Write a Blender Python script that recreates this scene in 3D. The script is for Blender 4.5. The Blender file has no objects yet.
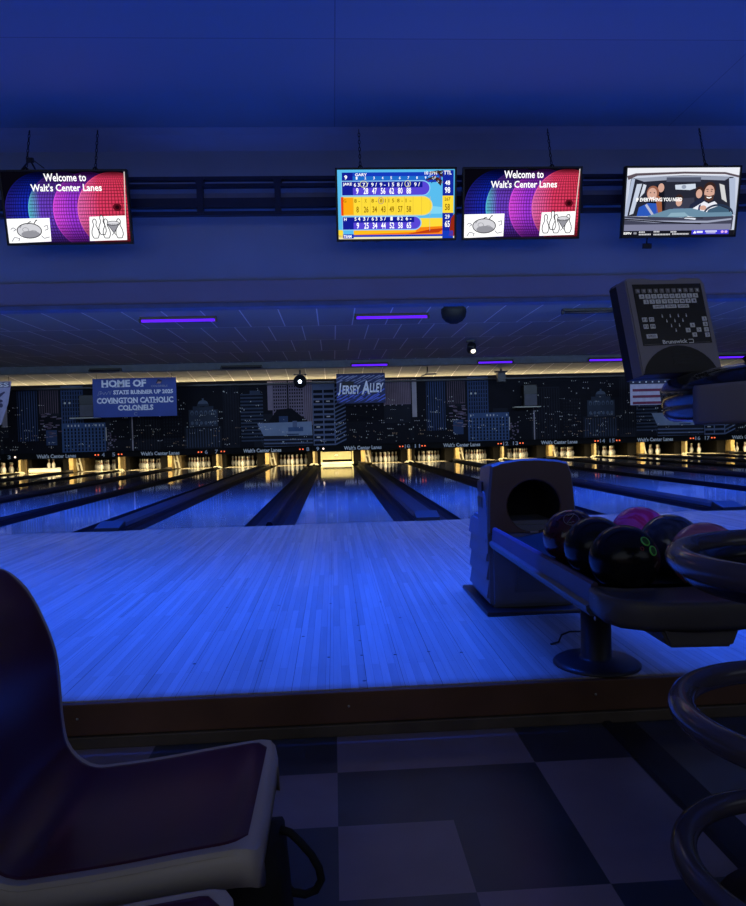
import bpy, bmesh, math, random
from mathutils import Vector, Matrix
random.seed(7)
PI = math.pi
C = bpy.context.scene.collection
sc = bpy.context.scene

# ------------------------------------------------------------------ materials
MATS = {}
def lin(c):
    return tuple((v/255/12.92 if v/255 <= .04045 else ((v/255+.055)/1.055)**2.4) for v in c)

def mat(name, col, rough=.5, metal=0., spec=.5, var=.12, scale=6., coat=0., bump=0.):
    """surface with a procedural noise variation of its own colour"""
    if name in MATS: return MATS[name]
    m = bpy.data.materials.new(name); m.use_nodes = True
    nt = m.node_tree; b = nt.nodes['Principled BSDF']
    tc = nt.nodes.new('ShaderNodeTexCoord'); nz = nt.nodes.new('ShaderNodeTexNoise')
    nz.inputs['Scale'].default_value = scale; nz.inputs['Detail'].default_value = 3
    nt.links.new(tc.outputs['Object'], nz.inputs['Vector'])
    rp = nt.nodes.new('ShaderNodeValToRGB')
    rp.color_ramp.elements[0].position = .3; rp.color_ramp.elements[1].position = .7
    rp.color_ramp.elements[0].color = (*[max(0, v*(1-var)) for v in col], 1)
    rp.color_ramp.elements[1].color = (*[min(1, v*(1+var)) for v in col], 1)
    nt.links.new(nz.outputs['Fac'], rp.inputs['Fac'])
    nt.links.new(rp.outputs['Color'], b.inputs['Base Color'])
    b.inputs['Roughness'].default_value = rough; b.inputs['Metallic'].default_value = metal
    b.inputs['Specular IOR Level'].default_value = spec; b.inputs['Coat Weight'].default_value = coat
    if bump:
        bp = nt.nodes.new('ShaderNodeBump'); bp.inputs['Strength'].default_value = bump; bp.inputs['Distance'].default_value = .01
        nt.links.new(nz.outputs['Fac'], bp.inputs['Height']); nt.links.new(bp.outputs['Normal'], b.inputs['Normal'])
    MATS[name] = m
    return m

def emit(name, col, strength=1.):
    if name in MATS: return MATS[name]
    m = bpy.data.materials.new(name); m.use_nodes = True
    nt = m.node_tree; nt.nodes.remove(nt.nodes['Principled BSDF'])
    e = nt.nodes.new('ShaderNodeEmission'); e.inputs['Color'].default_value = (*col, 1); e.inputs['Strength'].default_value = strength
    nt.links.new(e.outputs[0], nt.nodes['Material Output'].inputs[0])
    MATS[name] = m
    return m
def scr(r, g, b, s=1.):
    return emit('screen_%d_%d_%d' % (r, g, b), lin((r, g, b)), s)

def wood_floor(name, rough, c1, c2, groove, coat=0.):
    m = bpy.data.materials.new(name); m.use_nodes = True
    nt = m.node_tree; b = nt.nodes['Principled BSDF']; L = nt.links.new
    tc = nt.nodes.new('ShaderNodeTexCoord'); sp = nt.nodes.new('ShaderNodeSeparateXYZ'); cb = nt.nodes.new('ShaderNodeCombineXYZ')
    L(tc.outputs['Object'], sp.inputs[0]); L(sp.outputs['Y'], cb.inputs['X']); L(sp.outputs['X'], cb.inputs['Y'])
    def brick(w, h, mort, a, bb, mc, off=.37):
        k = nt.nodes.new('ShaderNodeTexBrick'); k.offset = off
        k.inputs['Scale'].default_value = 1; k.inputs['Brick Width'].default_value = w; k.inputs['Row Height'].default_value = h
        k.inputs['Mortar Size'].default_value = mort; k.inputs['Mortar Smooth'].default_value = .1
        k.inputs['Color1'].default_value = (*a, 1); k.inputs['Color2'].default_value = (*bb, 1); k.inputs['Mortar'].default_value = (*mc, 1)
        L(cb.outputs[0], k.inputs['Vector']); return k
    k1 = brick(.95, .0305, .0005, c1, c2, groove)
    k2 = brick(40., .137, .0011, (1, 1, 1), (.9, .9, .9), (.5, .45, .45), 0)
    mx = nt.nodes.new('ShaderNodeMix'); mx.data_type = 'RGBA'; mx.blend_type = 'MULTIPLY'; mx.inputs[0].default_value = 1
    L(k1.outputs['Color'], mx.inputs[6]); L(k2.outputs['Color'], mx.inputs[7])
    nz = nt.nodes.new('ShaderNodeTexNoise'); nz.inputs['Scale'].default_value = 1.; nz.inputs['Detail'].default_value = 4
    mp = nt.nodes.new('ShaderNodeMapping'); mp.inputs['Scale'].default_value = (60, 3, 1)
    L(tc.outputs['Object'], mp.inputs[0]); L(mp.outputs[0], nz.inputs['Vector'])
    r2 = nt.nodes.new('ShaderNodeValToRGB'); r2.color_ramp.elements[0].color = (.84, .84, .84, 1); r2.color_ramp.elements[1].color = (1.1, 1.1, 1.1, 1)
    L(nz.outputs['Fac'], r2.inputs[0])
    m2 = nt.nodes.new('ShaderNodeMix'); m2.data_type = 'RGBA'; m2.blend_type = 'MULTIPLY'; m2.inputs[0].default_value = 1
    L(mx.outputs[2], m2.inputs[6]); L(r2.outputs[0], m2.inputs[7])
    L(m2.outputs[2], b.inputs['Base Color'])
    b.inputs['Roughness'].default_value = rough; b.inputs['Coat Weight'].default_value = coat; b.inputs['Coat Roughness'].default_value = .05
    return m

# ------------------------------------------------------------------ mesh helpers
def new():
    return bmesh.new()
def box(bm, x0, x1, y0, y1, z0, z1, mi=0, bev=0.):
    vs = [bm.verts.new((x, y, z)) for x in (x0, x1) for y in (y0, y1) for z in (z0, z1)]
    fs = [bm.faces.new([vs[i] for i in f]) for f in ((0,1,3,2),(4,6,7,5),(0,4,5,1),(2,3,7,6),(0,2,6,4),(1,5,7,3))]
    for f in fs: f.material_index = mi
    if bev:
        es = list({e for f in fs for e in f.edges})
        r = bmesh.ops.bevel(bm, geom=es, offset=bev, segments=2, affect='EDGES', profile=.6)
        for f in r['faces']: f.material_index = mi
    return vs
def prism(bm, pts, a0, a1, axis='Y', mi=0):
    """extrude an outline; axis Y: pts are (x,z); axis X: (y,z); axis Z: (x,y)"""
    def P(u, v, a):
        return {'Y': (u, a, v), 'X': (a, u, v), 'Z': (u, v, a)}[axis]
    A = [bm.verts.new(P(u, v, a0)) for u, v in pts]; B = [bm.verts.new(P(u, v, a1)) for u, v in pts]
    n = len(pts); fs = [bm.faces.new(A), bm.faces.new(B[::-1])]
    for i in range(n):
        fs.append(bm.faces.new((A[i], B[i], B[(i+1) % n], A[(i+1) % n])))
    for f in fs: f.material_index = mi
    return fs
def lathe(bm, prof, seg=32, c=(0, 0, 0), mi=None, M=None):
    rings = []
    for r, z in prof:
        if r < 1e-6:
            v = [bm.verts.new((c[0], c[1], c[2]+z))]
        else:
            v = [bm.verts.new((c[0]+r*math.cos(2*PI*i/seg), c[1]+r*math.sin(2*PI*i/seg), c[2]+z)) for i in range(seg)]
        rings.append(v)
    for k in range(len(rings)-1):
        a, b = rings[k], rings[k+1]
        for i in range(seg):
            j = (i+1) % seg
            q = [a[i % len(a)], a[j % len(a)], b[j % len(b)], b[i % len(b)]]
            u = []
            for v in q:
                if v not in u: u.append(v)
            if len(u) > 2:
                f = bm.faces.new(u); f.smooth = True
                if mi: f.material_index = mi[k]
    if M is not None:
        bmesh.ops.transform(bm, matrix=M, verts=[v for r in rings for v in r])
def tube(bm, pts, r, seg=12, closed=False, mi=0, caps=True):
    pts = [Vector(p) for p in pts]; n = len(pts); rings = []; prev = None
    for i, p in enumerate(pts):
        if closed: t = pts[(i+1) % n]-pts[i-1]
        else: t = pts[min(i+1, n-1)]-pts[max(i-1, 0)]
        t.normalize()
        if prev is None:
            a = Vector((0, 0, 1)) if abs(t.z) < .9 else Vector((1, 0, 0))
            u = t.cross(a).normalized()
        else:
            u = (prev-t*prev.dot(t)).normalized()
        prev = u; w = t.cross(u)
        rr = r[i] if isinstance(r, (list, tuple)) else r
        rings.append([bm.verts.new(p+(u*math.cos(2*PI*k/seg)+w*math.sin(2*PI*k/seg))*rr) for k in range(seg)])
    for i in range(n if closed else n-1):
        a, b = rings[i], rings[(i+1) % n]
        for k in range(seg):
            f = bm.faces.new((a[k], a[(k+1) % seg], b[(k+1) % seg], b[k])); f.smooth = True; f.material_index = mi
    if not closed and caps:
        for f in (bm.faces.new(rings[0][::-1]), bm.faces.new(rings[-1])): f.material_index = mi
def link(name, bm, m, parent=None, smooth=False, loc=None, fix=True):
    if fix: bmesh.ops.recalc_face_normals(bm, faces=bm.faces)
    me = bpy.data.meshes.new(name); bm.to_mesh(me); bm.free()
    for x in (m if isinstance(m, (list, tuple)) else [m]): me.materials.append(x)
    if smooth:
        for p in me.polygons: p.use_smooth = True
    o = bpy.data.objects.new(name, me); C.objects.link(o)
    if parent: o.parent = parent
    if loc: o.location = loc
    return o
def tag(o, label, cat, group=None, kind=None):
    o['label'] = label; o['category'] = cat
    if group: o['group'] = group
    if kind: o['kind'] = kind
    return o
def empty(name, label, cat, loc=(0, 0, 0), group=None):
    o = bpy.data.objects.new(name, None); C.objects.link(o); o.location = loc; o.empty_display_size = .1
    return tag(o, label, cat, group)
def struct(name, bm, m, label, cat, parent=None, smooth=False):
    o = link(name, bm, m, parent, smooth); o['kind'] = 'structure'; o['label'] = label; o['category'] = cat
    return o

class Art:
    """flat printed / lit artwork in a local plane: u right, v up, facing local -Y; every layer lies a hair in front of the last"""
    def __init__(s, eps=.0006):
        s.bm = bmesh.new(); s.m = []; s.eps = eps; s.uv = s.bm.loops.layers.uv.new('UVMap'); s.clip = None; s.map = None
    def mi(s, m):
        if m not in s.m: s.m.append(m)
        return s.m.index(m)
    def poly(s, pts, m, layer=0, uv=None):
        if s.map: pts = [s.map(*p) for p in pts]
        if s.clip:
            pts = clip(pts, *s.clip)
            if len(pts) < 3: return
        vs = [s.bm.verts.new((u, -layer*s.eps, v)) for u, v in pts]
        f = s.bm.faces.new(vs); f.normal_update()
        if f.normal.y > 0: f.normal_flip()
        f.material_index = s.mi(m)
        if uv:
            for l in f.loops: l[s.uv].uv = uv(l.vert.co.x, l.vert.co.z)
        if len(vs) > 4: bmesh.ops.triangulate(s.bm, faces=[f])
    def rect(s, u0, v0, u1, v1, m, layer=0):
        s.poly([(u0, v0), (u1, v0), (u1, v1), (u0, v1)], m, layer)
    def disc(s, cu, cv, ru, rv, m, layer=0, n=40, uv=None):
        s.poly([(cu+ru*math.cos(2*PI*i/n), cv+rv*math.sin(2*PI*i/n)) for i in range(n)], m, layer, uv)
    def line(s, pts, w, m, layer=0):
        for (a, b), (c, d) in zip(pts, pts[1:]):
            l = math.hypot(c-a, d-b) or 1; nx, ny = -(d-b)/l*w/2, (c-a)/l*w/2
            s.poly([(a+nx, b+ny), (c+nx, d+ny), (c-nx, d-ny), (a-nx, b-ny)], m, layer)
    def ell(s, cu, cv, ru, rv, w, m, layer=0, a0=0, a1=2*PI, n=24):
        s.line([(cu+ru*math.cos(a0+(a1-a0)*i/n), cv+rv*math.sin(a0+(a1-a0)*i/n)) for i in range(n+1)], w, m, layer)
    def text(s, t, cu, cv, w, h, m, layer=0, bold=0., shear=0.):
        """text fitted into a w x h box centred on (cu, cv) in the art's own units"""
        cu_ = bpy.data.curves.new('t', 'FONT'); cu_.body = t; cu_.offset = bold; cu_.shear = shear; cu_.resolution_u = 2
        o = bpy.data.objects.new('t', cu_); C.objects.link(o)
        dg = bpy.context.evaluated_depsgraph_get(); me = bpy.data.meshes.new_from_object(o.evaluated_get(dg))
        bpy.data.objects.remove(o); bpy.data.curves.remove(cu_)
        xs = [v.co.x for v in me.vertices]; ys = [v.co.y for v in me.vertices]
        if not xs: return
        x0, x1, y0, y1 = min(xs), max(xs), min(ys), max(ys); i = s.mi(m); vs = []
        for v in me.vertices:
            u = cu+((v.co.x-x0)/(x1-x0)-.5)*w; q = cv+((v.co.y-y0)/(y1-y0)-.5)*h
            if s.map:
                # mapped art counts v downwards
                q = cv-((v.co.y-y0)/(y1-y0)-.5)*h
                u, q = s.map(u, q)
            vs.append(s.bm.verts.new((u, -layer*s.eps, q)))
        for p in me.polygons:
            try:
                f = s.bm.faces.new([vs[k] for k in p.vertices]); f.normal_update()
                if f.normal.y > 0: f.normal_flip()
                f.material_index = i
            except ValueError: pass
        bpy.data.meshes.remove(me)
    def build(s, name, parent=None, loc=None):
        return link(name, s.bm, s.m, parent, loc=loc, fix=False)
def clip(pts, x0, y0, x1, y1):
    def cut(P, ins, isec):
        o = []
        for i in range(len(P)):
            a, b = P[i-1], P[i]
            if ins(b):
                if not ins(a): o.append(isec(a, b))
                o.append(b)
            elif ins(a): o.append(isec(a, b))
        return o
    def ix(x): return lambda a, b: (x, a[1]+(b[1]-a[1])*(x-a[0])/(b[0]-a[0]))
    def iy(y): return lambda a, b: (a[0]+(b[0]-a[0])*(y-a[1])/(b[1]-a[1]), y)
    for ins, f in ((lambda p: p[0] >= x0, ix(x0)), (lambda p: p[0] <= x1, ix(x1)), (lambda p: p[1] >= y0, iy(y0)), (lambda p: p[1] <= y1, iy(y1))):
        if pts: pts = cut(pts, ins, f)
    return pts

# ------------------------------------------------------------------ camera
cam = bpy.data.cameras.new('camera'); co = bpy.data.objects.new('camera', cam); C.objects.link(co)
cam.sensor_fit = 'HORIZONTAL'; cam.sensor_width = 36; cam.lens = 708.89/746*36; cam.clip_start = .05
Rt, Up, Fw = Vector((.998057, -.056032, -.027260)), Vector((.02839, .019477, .999407)), Vector((.055468, .998239, -.02103))
CAMP = Vector((-.0986, -7.5508, .9001))
M = Matrix((Rt, Up, -Fw)).transposed().to_4x4(); M.translation = CAMP
co.matrix_world = M; sc.camera = co

# ------------------------------------------------------------------ common materials
black_pl = mat('black_plastic', (.012, .012, .014), .35)
dark_metal = mat('dark_metal', (.02, .02, .025), .4, .3)
wall_paint = mat('wall_paint', (.42, .47, .48), .7, var=.04, scale=2)
band_paint = mat('band_paint', (.42, .37, .36), .7, var=.04, scale=2)
ceil_paint = mat('ceiling_paint', (.40, .42, .46), .75, var=.06, scale=1.5)
seam = mat('seam_dark', (.16, .17, .2), .8)
gut = mat('gutter_plastic', (.004, .004, .006), .55, spec=.12)
cap_m = mat('cap_plastic', (.012, .012, .015), .5, spec=.25)
cream = mat('cream_paint', (.72, .66, .46), .5)
yellow = mat('yellow_wood', (.34, .24, .09), .5, var=.25, scale=9)
lane_m = wood_floor('lane_maple', .055, (.40, .35, .30), (.36, .31, .265), (.2, .17, .14))
appr_m = wood_floor('approach_maple', .21, (.46, .41, .35), (.35, .31, .265), (.2, .16, .15))

NW = ['zero', 'one', 'two', 'three', 'four', 'five', 'six', 'seven', 'eight', 'nine', 'ten', 'eleven', 'twelve', 'thirteen', 'fourteen', 'fifteen', 'sixteen', 'seventeen', 'eighteen', 'nineteen', 'twenty']
# ------------------------------------------------------------------ lanes
PITCH = 3.39
def lane_x(n):
    k = (n-9)//2
    return k*PITCH + (0 if n % 2 else 1.79)
LANES = list(range(1, 21))
XL, XR = -14.6, 19.75
YE = -5.03
# floors
bm = new(); box(bm, XL, XR, YE+.02, 0, -.16, 0)
o = struct('floor_approach', bm, appr_m, 'blue-lit maple approach floor in front of the lanes', 'floor')
bm = new()
for x, y in ((-.421, -3.667), (-.138, -3.671), (0., -3.678), (.136, -3.683), (-.004, -4.149), (-.005, -4.411), (-.005, -4.625), (-.008, -4.936), (-.419, -4.641), (-.142, -4.631), (.133, -4.635), (.276, -4.614), (.408, -4.644), (-.811, -3.099), (-.481, -2.836), (.015, -1.372), (.21, -4.04), (-.261, -4.305), (-.69, -4.64), (-.70, -3.667)):
    lathe(bm, [(0, .0012), (.007, .0012), (.0075, 0)], 10, (x, y, 0))
link('approach_dot', bm, mat('dot_brown', (.06, .045, .04), .5), o)['kind'] = 'stuff'
bm = new(); box(bm, XL, XR, YE-.005, YE+.02, -.115, -.004, 0, .003)
riser = mat('riser_wood', (.13, .062, .036), .45, var=.35, scale=3)
o = struct('trim_1', bm, riser, 'dark brown wooden step face along the approach edge', 'step')
bm = new()
for x in (-1.02, -.07, .83): lathe(bm, [(0, .0), (.005, 0), (.004, .003), (0, .0035)], 10, M=Matrix.Translation((x, YE-.005, -.055)) @ Matrix.Rotation(PI/2, 4, 'X'))
link('screw', bm, mat('steel', (.5, .5, .52), .3, .8), o)
bm = new(); box(bm, XL, XR, YE-.014, YE+.02, -.16, -.118, 0, .004)
struct('baseboard_front', bm, mat('baseboard_wood', (.10, .078, .058), .5, var=.3), 'narrow paler wood strip at the foot of the step', 'baseboard')
# tile floor of the seating area
tA = mat('tile_light', (.26, .22, .27), .32, var=.12, scale=5); tB = mat('tile_dark', (.04, .052, .08), .3, var=.2, scale=5)
bm = new(); T = .3185
rows = {0: {-1: 0, 0: 1, 1: 1, 2: 0, 3: 0, -2: 0}, 1: {-1: 1, 0: 0, 1: 0, 2: 1, 3: 0, -2: 0}, 2: {-1: 0, 0: 1, 1: 0, 2: 1, 3: 1, -2: 1}, 3: {-1: 0, 0: 0, 1: 1, 2: 0, 3: 0, -2: 0}}
ylines = [YE, -5.315]+[-5.315-.3135*k for k in range(1, 16)]
for r in range(len(ylines)-1):
    for k in range(-14, 18):
        x0 = -.115+T*k
        v = rows.get(r, {}).get(k, random.random() < .5)
        f = bm.faces.new([bm.verts.new((x, y, -.16)) for x, y in ((x0, ylines[r+1]), (x0+T, ylines[r+1]), (x0+T, ylines[r]), (x0, ylines[r]))])
        f.material_index = 0 if v else 1
struct('floor', bm, [tA, tB], 'checkered dark and pale tile floor of the seating area', 'floor')
# low black track on the tiles
bm = new(); prism(bm, [(.845, -.16), (.855, -.148), (.875, -.148), (.88, -.156), (.965, -.156), (.97, -.16)], -9, YE-.02)
tag(link('cable_channel', bm, mat('black_rubber', (.012, .013, .016), .5)), 'flat black cable channel running across the tiles to the step', 'cable channel')

# lanes with gutters
YP = 19.25
for n in LANES:
    x = lane_x(n)
    e = empty('bowling_lane', 'bowling lane under the masking number %s, shiny blue-lit maple boards' % NW[n], 'bowling lane', (x, 0, 0), 'bowling lanes')
    bm = new(); box(bm, -.527, .527, 0, YP, -.1, 0)
    link('lane_surface', bm, lane_m, e)
    bm = new(); box(bm, -.527, .527, 17.75, YP, -.002, .0012); link('pin_deck', bm, mat('pin_deck_lit', (.7, .62, .42), .25), e)  # pale yellow paints in the warm pin light on the lane end
    bm = new(); box(bm, -.527, .527, -.004, .022, -.02, .0015)
    link('foul_line', bm, mat('foul_black', (.03, .03, .04), .3), e)
    for s in (-1, 1):
        prof = [(.0, 0), (.008, 0), (.02, -.035), (.055, -.075), (.1175, -.088), (.18, -.075), (.215, -.035), (.227, 0), (.235, 0), (.235, -.1), (0, -.1)]
        bm = new(); prism(bm, [(s*(.529+u), v) for u, v in prof], .0, 17.6)
        link('gutter', bm, gut, e)
# division caps
cap_i = 0
for a, b in zip(LANES, LANES[1:]):
    xa, xb = lane_x(a)+.527+.237, lane_x(b)-.527-.237
    wide = (xb-xa) > .15
    e = empty('division_cap', 'long black %s capping between lane %s and lane %s' % ('broad ball track' if wide else 'narrow ridge', NW[a], NW[b]), 'lane capping', ((xa+xb)/2, 0, 0), 'cappings between the lanes')
    h = (xb-xa)/2
    bm = new()
    if wide:
        prism(bm, [(-h, -.1), (-h, .02), (-h+.03, .05), (-.06, .055), (.06, .055), (h-.03, .05), (h, .02), (h, -.1)], .25, 17.6)
        link('cap_rail', bm, cap_m, e)
        bm = new(); vs = box(bm, -h, h, -.01, .25, -.1, .085, 0, .02)
        for v in bm.verts:
            if v.co.y < .1 and v.co.z > 0: v.co.z *= .45
        link('cap_nose', bm, black_pl, e)
    else:
        prism(bm, [(-h, -.1), (-h, .015), (-h*.5, .04), (h*.5, .04), (h, .015), (h, -.1)], .0, 17.6)
        link('cap_rail', bm, gut, e)
# sub floor at outer sides
bm = new(); box(bm, XL, XR, 0, 20.2, -.2, -.101)
struct('floor_underlay', bm, mat('underlay_black', (.01, .01, .01), .8), 'dark bed under the lanes', 'floor')

# ------------------------------------------------------------------ pin end
YM = 16.5
mask_m = mat('mask_black', (.008, .008, .010), .6, spec=.12)
white_p = mat('white_print', (.92, .92, .9), .5, var=.03)
lampred = emit('lamp_red', (1., .16, .06), 1.3); lampwhite = emit('lamp_white', (1., .75, .6), 2.)
pit_m = mat('pit_dark', (.015, .014, .013), .8)
pinw = mat('pin_white', (.85, .84, .78), .3, var=.03); pinr = mat('pin_red', (.45, .18, .12), .3)
PPOS = [('front', 0, 0), ('second row left', -1, 1), ('second row right', 1, 1), ('third row left', -2, 2), ('third row middle', 0, 2), ('third row right', 2, 2),
        ('back row far left', -3, 3), ('back row inner left', -1, 3), ('back row inner right', 1, 3), ('back row far right', 3, 3)]
prof = [(0, 0), (.0258, 0), (.036, .019), (.049, .057), (.0605, .114), (.058, .149), (.048, .184), (.032, .22), (.0262, .235), (.0235, .254), (.0245, .28), (.028, .30), (.0322, .335), (.030, .352), (.022, .37), (.01, .379), (0, .381)]
bm = new(); lathe(bm, prof, 14, mi=[0]*7+[1, 0, 1]+[0]*6)
proto = link('bowling_pin', bm, [pinw, pinr]); pin_mesh = proto.data
first = True
def pin(label, loc, group):
    global first
    if first: o = proto; first = False
    else: o = proto.copy(); C.objects.link(o)
    o.location = loc; tag(o, label, 'bowling pin', group)
    return o
DOWN = {9: 'up', 3: 'low'}
for n in LANES[1:18]:
    x = lane_x(n)
    if n not in DOWN:
        for nm, i, j in PPOS:
            pin('white bowling pin on lane %s, %s of the rack' % (NW[n], nm), (x+i*.1524, 18.29+j*.264, .0), 'pins on lane %d' % n)
# pinsetter sweeps
e = empty('pinsetter_sweep', 'pale lowered pinsetter sweep board closing off lane 9', 'pinsetter sweep', (0, 17.75, 0))
bm = new(); box(bm, -.50, .53, 0, .03, .17, .45, 0, .01); brd = link('sweep_board', bm, mat('sweep_cream', (.34, .31, .16), .45), e)
a = Art(.002); a.disc(.0, .325, .09, .05, mask_m, 1); a.disc(0, .325, .075, .038, cream, 2); a.text('AZ', 0, .325, .09, .035, mask_m, 3, .03)
a.build('emblem', brd, (0, -.002, 0))
bm = new(); box(bm, -.56, -.50, 0, .05, 0, .47); box(bm, .55, .6, 0, .05, .0, .47); link('sweep_arm', bm, mat('sweep_cream', (.34, .31, .16), .45), e)
bm = new(); box(bm, -.56, .6, -.08, .0, .0, .09, 0, .01); link('sweep_bar', bm, cream, e)
e = empty('pinsetter_sweep', 'pale lowered sweep bar on lane 3 with two lifted pins above', 'pinsetter sweep', (lane_x(3), 17.75, 0))
bm = new(); box(bm, -.55, .55, 0, .04, .02, .13, 0, .01); link('sweep_bar', bm, cream, e)
bm = new(); box(bm, -.55, .55, .0, .03, .14, .17); link('sweep_rail', bm, mat('mask_grey', (.3, .3, .3), .5), e)
bm = new(); box(bm, -.5, .5, .1, .9, .5, .56); link('pin_table', bm, pit_m, e)
for k, i in enumerate((-.02, .14)):
    pin('white bowling pin lifted off lane 3, %s of the two' % ('left' if k == 0 else 'right'), (lane_x(3)+i, 18.2, .13), 'lifted pins on lane 3')
# pit back curtain
bm = new(); box(bm, XL, XR, 19.5, 19.55, -.1, 1.2); struct('wall_pit', bm, pit_m, 'dark curtain wall at the back of the pin pits', 'wall')
# kickbacks, ball doors
for a_, b_ in zip(LANES[:], LANES[1:]):
    xa, xb = lane_x(a_), lane_x(b_); c = (xa+xb)/2; wide = xb-xa > 1.7
    if wide:
        e = empty('ball_door', 'yellow plywood ball door between lane %s and lane %s' % (NW[a_], NW[b_]), 'ball door', (c, 17.65, 0), 'ball doors between the pin decks')
        bm = new(); box(bm, -.35, -.02, .35, 1.6, .002, .50); link('kickback', bm, mat('kick_black', (.006, .0055, .005), .8, spec=.1), e)  # black faces paint in the dark gap of the pit
        bm = new(); box(bm, -.02, .12, .0, 1.6, .002, .50); link('door_panel', bm, yellow, e)
        bm = new(); box(bm, .12, .35, .45, 1.6, .002, .50); link('kickback', bm, mat('kick_tan', (.14, .1, .045), .5, var=.3), e)
        bm = new()
        for q in (.14, .27):
            prism(bm, [(q-.07, .48), (q-.015, .48), (q+.075, .03), (q+.02, .03)], 0.3, .33)
        prism(bm, [(.12, .30), (.26, .30), (.28, .25), (.14, .25)], .303, .328)
        link('brace_frame', bm, mat('frame_white', (.5, .47, .34), .5), e)
        bm = new(); box(bm, -.12, .12, -.03, .3, .056, .075, 0, .006); link('sill_block', bm, cap_m, e)
    else:
        e = empty('kickback_divider', 'narrow dark kickback divider post between lane %s and lane %s' % (NW[a_], NW[b_]), 'kickback divider', (c, 17.65, 0), 'dividers between paired pin decks')
        bm = new(); box(bm, -.25, .25, .4, 1.6, .002, .50); link('kickback', bm, mat('kick_black', (.006, .0055, .005), .8, spec=.1), e)
        bm = new(); box(bm, .03, .12, .30, .42, .002, .50); link('side_panel', bm, mat('kick_tan', (.14, .1, .045), .5, var=.3), e)
        bm = new(); box(bm, -.035, .035, .0, .3, .002, .50); link('divider_post', bm, mat('kick_cream', (.3, .24, .12), .5), e)
        bm = new(); prism(bm, [(-.17, .001), (.17, .001), (.10, .06), (-.10, .06)], -.1, .06); link('gutter_block', bm, mat('frame_white', (.5, .47, .34), .5), e)
# masking boards, one for each pair of lanes
for k in range(-4, 6):
    x = .895+k*PITCH; n1 = 9+2*k
    if n1 < 1 or n1 > 19: continue
    e = empty('masking_board', 'black masking board above lanes %s and %s with white alley name' % (NW[n1], NW[n1+1]), 'masking board', (x, YM, 0), 'masking boards above the pins')
    bm = new(); box(bm, -PITCH/2+.006, PITCH/2-.006, 0, .06, .50, .70); link('board', bm, mask_m, e)
    a = Art(.003); a.text("Walt's Center Lanes", 0, .59, 1.28, .135, white_p, 1, .04)
    a.build('name_lettering', e, (0, -.002, 0))
    for s, num in ((-1, n1), (1, n1+1)):
        a = Art(.003); w = .10 if num < 10 else .18
        a.text(str(num), s*(PITCH/2-.17), .59, w*(.55 if num in (1,) else 1), .13, mat('number_print', (.75, .78, .85), .5), 1, .02)
        a.build('lane_number', e, (0, -.002, 0))
        lit = num in (9, 3)
        for q in ((.36,) if lit else (.33, .43)):
            bm = new(); lathe(bm, [(0, .03), (.02, .025), (.032 if lit else .024, 0)], 12, M=Matrix.Translation((s*(PITCH/2-q), 0, .59)) @ Matrix.Rotation(PI/2, 4, 'X'))
            link('pindicator_lamp', bm, lampwhite if lit else lampred, e)

# ------------------------------------------------------------------ skyline mural
cols = {'base': (.016, .017, .026), 'dk1': (.024, .026, .038), 'dk2': (.013, .013, .02), 'blue': (.055, .09, .2), 'blueB': (.08, .14, .3), 'win': (.010, .012, .022),
        'pink': (.16, .11, .15), 'pinkT': (.25, .2, .27), 'pinkL': (.32, .26, .33), 'lit': (.85, .8, .7), 'stripeB': (.06, .08, .13), 'domed': (.05, .065, .1),
        'bands': (.16, .2, .33), 'roof': (.3, .38, .55), 'stripeP': (.3, .23, .28), 'post': (.5, .45, .5), 'dot': (.95, .92, .8), 'warm': (.7, .45, .25), 'dome': (.13, .17, .24)}
PM = {k: mat('print_'+k, v, .7, spec=.12, var=.1, scale=3) for k, v in cols.items()}
a = Art(.0015); MZ0, MZ1 = .70, 2.925
a.clip = (XL+.02, MZ0, XR-.02, MZ1)
a.rect(XL, MZ0, XR, MZ1, PM['base'], 0); a.rect(XL, MZ0, XR, MZ1, PM['dk2'], .5)
rnd = random.Random(3)
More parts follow.
